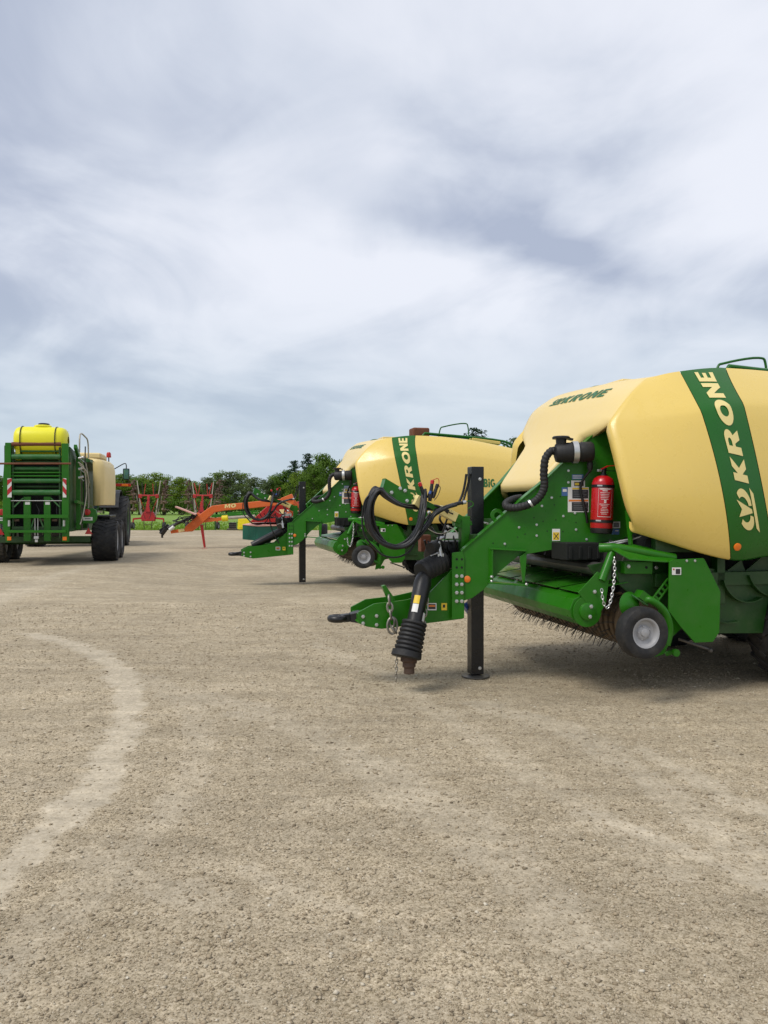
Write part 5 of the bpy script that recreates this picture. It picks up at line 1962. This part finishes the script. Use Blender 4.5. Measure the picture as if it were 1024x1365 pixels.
# lamp boxes
for sx in (1, -1):
    f = (lambda p: p) if sx > 0 else (lambda p: np.array((-p[0] + .06, p[1], p[2])))
    pl = [U3(*p, -.78) for p in ((109.5, 677.5), (124, 677.5), (128, 680), (129.5, 685), (129, 692), (125, 697.5), (110, 698))]
    lb = MB().prism([f(p) for p in pl], (0, .10, 0)).build('lamp_panel', 'green', B3, 0, .012)
    MB().lathe([(0, .075), (.02, .075), (.035, .06), (.040, 0)], f(U3(116.5, 682.7, -.781)), (0, -1, 0), 20).build('tail_lamp', 'red_lamp', lb, 40)
    ps = [U3(*p, -.783) for p in ((111, 689.3), (123.6, 689.3), (123.6, 693.8), (111, 693.8))]
    MB().prism([f(p) for p in ps], (0, .001, 0)).build('number_plate', 'sticker_white', lb, 0)
    ps = [U3(*p, -.786) for p in ((113, 690.8), (121, 690.8), (121, 692.2), (113, 692.2))]
    MB().prism([f(p) for p in ps], (0, .001, 0)).build('plate_print', 'sticker_grey', lb, 0)
    ps = [U3(*p, -.80) for p in ((118, 703.5), (123.3, 712), (113, 712))]
    MB().prism([f(p) for p in ps], (0, .012, 0)).build('red_triangle', 'red', B3, 0, .003)
    MB().beam(f(U3(117, 697, -.76)), f(U3(118, 705, -.78)), .03, .015).build('triangle_stay', 'black', B3, 0)
    MB().beam(f(U3(95, 700, -.70)), f(U3(112, 696, -.70)), .04, .05).build('lamp_arm', 'green', B3, 0, .004)
for sx in (1, -1):
    for y in (0.0, 1.15):
        wheel(B3, 'wheel', (sx * (1.30 if sx > 0 else 1.22), y, .505), (sx, 0, 0), .51, .60, .28, 'tyre_dusty' if sx < 0 else 'tyre', 'rim', lugs=26)
g = MB()
for sx in (1, -1):
    g.box((sx * 1.2, .55, 1.10), (.42, 1.3, .05))
g.build('mudguard', 'black', B3, 0, .01)
# handrail and stair post on the roof, drawbar to the tractor
MB().tube(spline([(.85, -1.2, 2.6), (.85, -1.1, 3.02), (.85, -.3, 3.04), (.85, .2, 2.95), (.85, .3, 2.5)], 5), .018, 8).build('handrail', 'pale_tube', B3, 50)
MB().prism([(-.62, 2.5, .75), (.62, 2.5, .75), (.12, 4.9, .70), (-.12, 4.9, .70)], (0, 0, .18)).build('drawbar', 'green', B3, 0, .008)
MB().prism([(-.9, .2, 2.45), (.9, .2, 2.45), (.9, 2.6, 2.35), (-.9, 2.6, 2.35)], (0, 0, .10)).build('roof', 'green_dusty', B3, 0, .01)

# yellow poly tank strapped across the roof
tk = empty('poly_tank', tuple(F3.P), TH, 'bright yellow plastic tank strapped across the top of the worn baler', 'tank')
a_, b_ = U3(20.5, 586, YR + .42), U3(91.5, 586, YR + .42)
tz = 2.83
L_ = float(b_[0] - a_[0])
g = MB()
rows = []
for f, k in ((0, .30), (.012, .62), (.05, .86), (.10, .97), (.2, 1.0), (.5, 1.02), (.8, 1.0), (.90, .97), (.95, .86), (.988, .62), (1.0, .30)):
    rows.append([(a_[0] + L_ * f, a_[1] + .40 * k * math.copysign(abs(math.cos(t_)) ** .8, math.cos(t_)), tz + .325 * (k ** .8) * math.copysign(abs(math.sin(t_)) ** .85, math.sin(t_))) for t_ in np.linspace(0, 2 * math.pi, 33)])
g.grid(rows)
g.build('tank_shell', 'tank_yellow', tk, 50)
g = MB()
mx_ = a_[0] + L_ * .52
g.lathe([(0, .19), (.03, .19), (.05, .16), (.05, 0)], (mx_, a_[1], tz + .32), (0, 0, 1), 24)
g.build('lid_ring', 'tank_yellow', tk, 40)
MB().lathe([(0, .12), (.035, .12), (.045, .09), (.045, 0)], (mx_ + .02, a_[1], tz + .37), (0, 0, 1), 20).build('lid', 'black', tk, 40)
for f in (.16, .80):
    x = a_[0] + L_ * f
    MB().tube([(x, a_[1] + .413 * math.copysign(abs(math.cos(t_)) ** .8, math.cos(t_)), tz + .332 * math.copysign(abs(math.sin(t_)) ** .85, math.sin(t_))) for t_ in np.linspace(0, 2 * math.pi, 33)[:-1]], .011, 6, closed=True).build('strap', 'black', tk, 50)
for f in (.10, .90):
    x = a_[0] + L_ * f
    MB().prism([(x - .05, a_[1] - .30, 2.38), (x + .05, a_[1] - .30, 2.38), (x + .05, a_[1] - .30, 2.70), (x - .05, a_[1] - .30, 2.70)], (0, .6, 0)).build('saddle', 'tank_yellow', tk, 0, .01)

# ------------------------------------------------------------------ tractor ahead of it
tp_ = F3.P + F3.a * (-.52) + F3.w * 8.3
TR = empty('tractor', (tp_[0], tp_[1], gz(tp_[0], tp_[1])), TH, 'green tractor with cream cab roof and orange beacon hitched ahead of the worn baler', 'tractor')
for sx in (1, -1):
    wheel(TR, 'rear_wheel', (sx * 1.38, 0, .86), (sx, 0, 0), .87, .58, .50, 'tyre', 'green_dark', lugs=22)
    wheel(TR, 'front_wheel', (sx * 1.12, 2.85, .66), (sx, 0, 0), .66, .46, .38, 'tyre', 'green_dark', lugs=20)
    fp = [(sx * .80, 1.0 * math.cos(t_), .95 + .98 * math.sin(t_)) for t_ in np.linspace(.25, 2.75, 12)]
    g = MB()
    for p, q in zip(fp[:-1], fp[1:]):
        g.beam(np.array(p) + (sx * .30, 0, 0), np.array(q) + (sx * .30, 0, 0), .62, .03)
    g.build('rear_fender', 'black', TR, 40)
g = MB()
g.box((0, .9, .95), (.62, 3.4, .55))
g.cyl((-1.2, 0, .86), (1.2, 0, .86), .14, 14)
g.cyl((-1.1, 2.85, .66), (1.1, 2.85, .66), .10, 14)
g.build('chassis', 'black', TR, 30, .03)
MB().prism([(-.42, 1.35, 1.25), (.42, 1.35, 1.25), (.40, 1.35, 1.98), (.28, 1.35, 2.06), (-.28, 1.35, 2.06), (-.40, 1.35, 1.98)], (0, 2.2, -.12)).build('bonnet', 'green', TR, 0, .05)
g = MB()
for x in (-.72, .72):
    for y, t_ in ((-.45, .06), (.45, 0), (1.25, -.02)):
        g.beam((x, y, 1.25), (x * .95, y + t_, 2.98), .07, .07)
for z in (1.25, 2.98):
    for x in (-.72, .72):
        k = 1 if z < 2 else .95
        g.beam((x * k, -.45, z), (x * k, 1.25, z), .06, .06)
    for y in (-.45, 1.25):
        g.beam((-.70, y, z), (.70, y, z), .06, .06)
g.build('cab_frame', 'green_dark', TR, 0, .01)
for (p, q, r_, s_) in (((-.66, -.43, 1.3), (.66, -.43, 1.3), (.62, -.37, 2.93), (-.62, -.37, 2.93)), ((-.66, 1.25, 1.3), (.66, 1.25, 1.3), (.62, 1.23, 2.93), (-.62, 1.23, 2.93)),
                       ((.72, -.4, 1.3), (.72, 1.2, 1.3), (.685, 1.2, 2.93), (.685, -.35, 2.93)), ((-.72, -.4, 1.3), (-.72, 1.2, 1.3), (-.685, 1.2, 2.93), (-.685, -.35, 2.93))):
    MB().prism([p, q, r_, s_], (0, .006, 0) if p[1] == q[1] else (.006, 0, 0)).build('window_pane', 'glass_dark', TR, 0)
MB().prism([(-.80, -.60, 3.0), (.80, -.60, 3.0), (.84, .4, 3.0), (.78, 1.4, 3.0), (-.78, 1.4, 3.0), (-.84, .4, 3.0)], (0, 0, .20)).build('cab_roof', 'cream_old', TR, 0, .06, seg=3)
g = MB()
g.cyl((1.05, -.5, 2.60), (1.05, -.5, 3.05), .02, 8)
g.beam((.72, -.42, 2.55), (1.07, -.5, 2.62), .03, .03)
g.build('beacon_stalk', 'black', TR, 30)
MB().lathe([(0, .075), (.03, .08), (.14, .072), (.18, .045), (.19, 0)], (1.05, -.5, 3.05), (0, 0, 1), 16).build('beacon', 'red_lamp', TR, 40)
for sx in (1, -1):
    MB().tube(spline([(sx * .70, 1.2, 2.62), (sx * 1.0, 1.3, 2.72), (sx * 1.40, 1.2, 2.94), (sx * 1.48, 1.15, 2.88), (sx * 1.48, 1.15, 2.75)], 5), .018, 8).build('mirror_arm', 'black', TR, 50)
    mo = MB().box((sx * 1.48, 1.15, 2.55), (.23, .09, .42)).build('mirror', 'black', TR, 0, .03)
    MB().box((sx * 1.48, 1.100, 2.55), (.17, .004, .35)).build('mirror_glass', 'mirror_glass', mo, 0)
    mk_ = MB().beam((sx * 1.15, .2, 2.13), (sx * 1.72, .2, 2.12), .05, .10).build('marker_board', 'red_lamp', TR, 0, .01)
    MB().box((sx * 1.52, .17, 2.125), (.22, .02, .07)).build('amber_reflector', 'orange_reflector', mk_, 0)
    MB().beam((sx * .70, .2, 2.10), (sx * 1.18, .2, 2.12), .03, .04).build('marker_stay', 'black', TR, 0)
    MB().box((sx * 1.22, -.05, 1.62), (.09, .12, .14)).build('work_lamp', 'black', TR, 0, .02)
MB().cyl((.52, 1.55, 1.9), (.52, 1.55, 2.9), .05, 12).build('exhaust', 'black', TR, 40)
MB().tube([(-.3, -.2, 3.15), (-.31, -.2, 3.95)], .006, 5).build('antenna', 'black', TR, 0)

# ------------------------------------------------------------------ orange mower-conditioner with a long swung drawbar
FM = Frame(-5.85, 25.1, R(4), gz(-5.85, 25.1))
UM = FM.un
MO = FM.empty('mower_conditioner', 'orange trailed mower with a long drawbar and green safety curtains behind the second baler', 'mower')
armp = [(246, 709), (246.5, 702.5), (258, 692), (276, 678.5), (282.5, 674.2), (300, 672), (330, 669.5), (362, 666), (392, 664), (392, 672.5), (362, 674.5), (330, 678), (300, 680.5), (286, 683), (271, 696), (256, 708.5)]
arm_o = MB().prism([UM(*p, -.11) for p in armp], (0, .22, 0)).build('drawbar', 'orange', MO, 0, .02)
yel = lambda s, tt: UM(299.5 + 15 * s - .4 * (tt < 0), 677.6 - 5.2 * tt - 1.4 * s, -.1135)
lettering('MO', yel, 'lettering', 'letter_cream', arm_o, shear=0.05)
MB().beam(UM(228, 709, 0), UM(248, 706.5, 0), .12, .11).build('drawbar_tip', 'orange', MO, 0, .01)
MB().beam(UM(238, 707.8, -.08), UM(246, 706.4, -.08), .02, .09).build('tip_label', 'cream_old', MO, 0)
g = MB()
g.beam(UM(214, 709, -.02), UM(226, 701, -.02), .12, .16)
g.cyl(UM(215, 712, 0), UM(221, 704, 0), .09, 12)
g.cyl(UM(216, 713, 0), UM(216.5, 717, 0), .035, 8)
g.build('drive_joint', 'black', MO, 30, .01)
MB().cyl(UM(226, 706.5, -.12), UM(232, 702, -.12), .055, 10).build('joint_sleeve', 'white', MO, 40)
MB().tube(spline([UM(*p, -.05) for p in ((224, 704), (236, 698), (250, 692), (262, 687))], 4), .05, 10).build('drive_shaft', 'black', MO, 40)
for k in range(7):
    rq = random.Random(30 + k)
    pts = [(230 + rq.uniform(0, 6), 697 + rq.uniform(-4, 4)), (238 + rq.uniform(-3, 3), 690 + rq.uniform(-4, 6)), (247 + rq.uniform(-3, 3), 694 + rq.uniform(-6, 4)), (256, 690 + rq.uniform(-4, 4)), (263, 686)]
    MB().tube(spline([UM(*p, -.14 - .02 * k) for p in pts], 5), .014, 6).build('hose', 'hose', MO, 50)
MB().beam(UM(234.5, 675.5, -.2), UM(262, 686, -.2), .26, .05, up=(0, 0, 1)).build('parking_flap', 'pale_pink', MO, 0, .01)
MB().beam(UM(262, 686, -.05), UM(272, 690, -.05), .10, .14).build('pivot_block', 'orange', MO, 0, .01)
MB().beam(UM(268, 694.8, .0), UM(296, 691.5, .0), .10, .11).build('lower_tube', 'orange', MO, 0, .01)
MB().lathe([(0, .06), (.02, .105), (.20, .105), (.22, .06)], UM(295.5, 691.2, .0), UM(304, 690.4, .0) - UM(295.5, 691.2, .0), 18).build('guard_cone', 'yellow_bright', MO, 40)
MB().cyl(UM(304, 690.3, .0), UM(340, 688, .0), .055, 14).build('driveline', 'pale_tube', MO, 40)
MB().prism([UM(*p, -.05) for p in ((266.5, 700), (270.5, 700), (274, 729.5), (271.6, 730))], (0, .08, 0)).build('stand_leg', 'red_machine', MO, 0, .006)
MB().box(UM(272.8, 730.8, 0), (.16, .16, .02)).build('stand_foot', 'red_machine', MO, 0, .004)
# cutter body
ca, cb, cc_ = UM(323.5, 700, .6), UM(344, 702, .25), UM(376, 700, .9)
hz_ = .47
n_c = 0
for p, q, n in ((ca, cb, 5), (cb, cc_, 6)):
    for k in range(n):
        a_, b_ = p + (q - p) * (k / n), p + (q - p) * ((k + .97) / n)
        bow = np.array((.0, -.02 - .015 * (k % 2), 0))
        MB().prism([a_, b_, b_ + bow - (0, 0, hz_), a_ + bow - (0, 0, hz_)], (.003, .008, 0)).build('curtain', 'curtain_green', MO, 0)
deck = [ca + (0, -.02, 0), cb + (0, -.03, 0), cc_ + (.9, .2, .0), cc_ + (.9, 1.5, .1), ca + (.3, 1.4, .05)]
MB().prism(deck, (0, 0, .03)).build('deck', 'pale_pink', MO, 0, .01)
g = MB()
bd = UM(352, 690, 1.0)
g.prism([bd + np.array(p) for p in ((-.45, -.4, -.15), (1.9, -.3, -.15), (1.9, -.3, .30), (1.2, -.3, .55), (.2, -.4, .45))], (0, 1.0, 0))
g.build('conditioner_hood', 'red_machine', MO, 0, .03)
g = MB()
g.beam(UM(380, 664, .1), UM(399, 690, .3), .20, .22)
g.beam(UM(376, 668, .0), UM(391, 662, .0), .25, .20)
g.beam(UM(386, 662, .1), UM(397, 676, .2), .12, .14)
g.build('swing_frame', 'orange', MO, 0, .015)
for x, v in ((376, 682), (383, 685)):
    MB().box(UM(x, v, -.1), (.16, .10, .14)).build('bracket', 'cream_old' if x < 380 else 'orange', MO, 0, .01)
g = MB()
for k in range(4):
    g.tube(spline([UM(340 + k * 6, 684, .1), UM(346 + k * 5, 692 - k, .05), UM(358 + k * 4, 690, .1), UM(368, 684 + k, .1)], 5), .014, 6)
g.build('hydraulic_line', 'hose', MO, 50)
for sx in (.2, 2.2):
    wheel(MO, 'wheel', (bd[0] + sx - .2, bd[1] + .9, .38), (-1 if sx < 1 else 1, 0, 0), .38, .30, .20, 'tyre', 'rim', 0)

# ------------------------------------------------------------------ two red hay tedders folded upright at the edge of the grass
def tedder(u, label, rz, spread, lean, tall, wd):
    D = 48.0
    x = (u - 512) / FPX * D
    T = empty('hay_tedder', (x, D, gz(x, D) - .01), rz, label, 'tedder', 'red hay tedders folded upright on the grass')
    for sx in (1, -1):
        wheel(T, 'wheel', (sx * .96, 0, .23), (sx, 0, 0), .235, .19, .12, 'tyre', 'rim', 0, 24)
        MB().beam((sx * .30, 0, .72), (sx * .92, 0, .66), .11, .11).build('axle_arm', 'red_machine', T, 0, .01)
        MB().beam((sx * .92, 0, .70), (sx * .96, 0, .22), .07, .08).build('wheel_leg', 'red_machine', T, 0, .01)
        MB().tube([(sx * .26, -.1, .10 + .50), (sx * .22, -.15, -.02)], .024, 8).build('stand', 'rust_dark', T, 40)
        # folded wing: pale arm, tine rotors hanging on it
        b0, b1 = np.array((sx * .42, .1, .85)), np.array((sx * (.62 + spread), .1, tall))
        MB().beam(b0, b1, .07, .08, w2=.05, h2=.05).build('wing_arm', 'pale_tube', T, 0, .006)
        MB().beam(b0 + (sx * .10, .10, .1), b0 + (sx * (.30 + spread * .5), .10, 1.25), .05, .06).build('wing_arm', 'pale_tube', T, 0, .006)
        for r_i, zc in enumerate((1.70, 2.50)):
            rot = empty_part = None
            g_ = MB()
            c = np.array((sx * (.92 + .05 * r_i), .1 + .25 * r_i, zc))
            g_.cyl(c - (sx * .16, 0, 0), c + (sx * .10, 0, 0), .10, 12)
            for k in range(6):
                a = k * math.pi / 3 + .3 * r_i
                e_ = c + np.array((0, math.cos(a) * .55, math.sin(a) * .55))
                g_.tube([c, e_], .03, 6)
                for o_ in (-.05, .05):
                    g_.tube([e_ + (0, o_, 0), e_ + (sx * .14, o_, .02), e_ + (sx * .36, o_ * 1.3, -.02)], .018, 5)
                g_.lathe([(-.12, .02), (-.11, .07), (.11, .07), (.12, .02)], e_, (0, -math.sin(a), math.cos(a)), 8)
            g_.build('tine_rotor', 'tine_brown' if r_i == 0 else 'rust_dark', T, 30)
        MB().tube([(sx * .34, .12, 2.05), (sx * (.42 + lean), .16, 2.9)], .032, 8).build('fold_ram', 'black' if lean < .1 else 'red_machine', T, 40)
        MB().box((sx * .52, .1, 2.08), (.20, .16, .24)).build('hinge', 'red_machine', T, 0, .02)
    MB().prism([(-.40, -.12, .52), (.40, -.12, .52), (.44, -.12, .80), (.30, -.12, 1.10), (-.30, -.12, 1.10), (-.44, -.12, .80)], (0, .3, 0)).build('gear_housing', 'red_machine', T, 0, .03)
    MB().beam((0, 0, 1.0), (0, .05, 2.1), wd * .62, .14).build('mast', 'red_machine', T, 0, .02)
    MB().beam((-.58, .05, 2.12), (.58, .05, 2.12), .08, .09).build('fold_bar', 'red_machine', T, 0, .02)
    MB().prism([(-.16, -.2, 1.10), (.16, -.2, 1.10), (.05, -.2, 1.75), (-.05, -.2, 1.75)], (0, .08, 0)).build('headstock', 'red_machine', T, 0, .01)
    for sx in (1, -1):
        for k, (p_, q_) in enumerate((((.20, .0, 1.05), (.55, .1, 1.95)), ((.10, -.1, 1.9), (.48, .05, 1.25)), ((.62, .15, 1.2), (.78, .15, 2.75)), ((.30, .1, 2.1), (.22, .2, 2.85)))):
            MB().tube([(sx * p_[0], p_[1], p_[2]), (sx * q_[0], q_[1], q_[2])], .022, 6).build('strut', ('red_machine', 'black', 'rust_dark', 'red_machine')[k], T, 40)
    MB().beam((-.24, -.2, .30), (.24, -.2, .30), .04, .04).build('stand_bar', 'rust_dark', T, 0)
    for k in (-1, 1):
        MB().tube(spline([(k * .1, -.2, 1.5), (k * .22, -.3, 1.0), (k * .1, -.3, .65)], 5), .016, 6).build('hose', 'hose', T, 50)
    return T


tedder(198, 'red hay tedder with level folding bar standing beside the tractor', R(3), .10, .02, 3.05, .24)
tedder(270, 'red hay tedder with two raised red rams standing behind the orange drawbar', R(-5), .06, .16, 2.95, .18)

# ------------------------------------------------------------------ green and yellow disc mower parked on the grass edge, and a grey crate
FD = Frame((325 - 512) / FPX * 45.5, 45.5, R(2), gz(-8, 45.5))
DM = FD.empty('disc_mower', 'green and yellow disc mower with a long bar lying at the edge of the grass', 'mower')
MB().prism([(-.34, -.2, .08), (.36, -.2, .08), (.36, -.2, .58), (.20, -.2, .70), (-.30, -.2, .70)], (0, .6, 0)).build('end_shoe', 'yellow_bright', DM, 0, .03)
MB().prism([(-.22, -.22, .18), (.10, -.22, .18), (.10, -.22, .50), (-.22, -.22, .50)], (0, .02, 0)).build('shoe_panel', 'yellow_bright', DM, 0, .01)
MB().beam((-1.9, .2, .86), (.9, .2, .98), .30, .16).build('cutter_bar', 'green', DM, 0, .02)
MB().beam((-1.0, .15, 1.02), (.8, .15, 1.14), .12, .10).build('lift_bar', 'green', DM, 0, .01)
for x in (-1.5, -.9, -.3, .3):
    MB().lathe([(0, .18), (.03, .20), (.06, .16), (.08, .06)], (x, .2, .78), (0, 0, -1), 14).build('cutting_disc', 'green_dark', DM, 40)
MB().beam((-1.7, .2, .82), (-1.7, .2, .02), .08, .08, up=(0, 1, 0)).build('stand', 'green_dark', DM, 0)
MB().beam((.6, .2, .90), (.6, .2, .02), .08, .08, up=(0, 1, 0)).build('stand', 'green_dark', DM, 0)
cxw, cyw = (310.5 - 512) / FPX * 46.5, 46.5
CR = empty('crate', (cxw, cyw, gz(cxw, cyw) - .02), R(5), 'small dark grey crate on a pallet beside the yellow end of the disc mower', 'crate')
MB().box((0, 0, .30), (.42, .40, .36)).build('box', 'steel_dark', CR, 0, .01)
for z in (.18, .30, .42):
    MB().box((0, -.21, z), (.44, .02, .05)).build('slat', 'black', CR, 0)
for y in (-.16, .16):
    MB().box((0, y, .04), (.62, .08, .08)).build('skid', 'bark_pale', CR, 0)
MB().box((0, 0, .10), (.66, .46, .03)).build('pallet_deck', 'bark_pale', CR, 0)
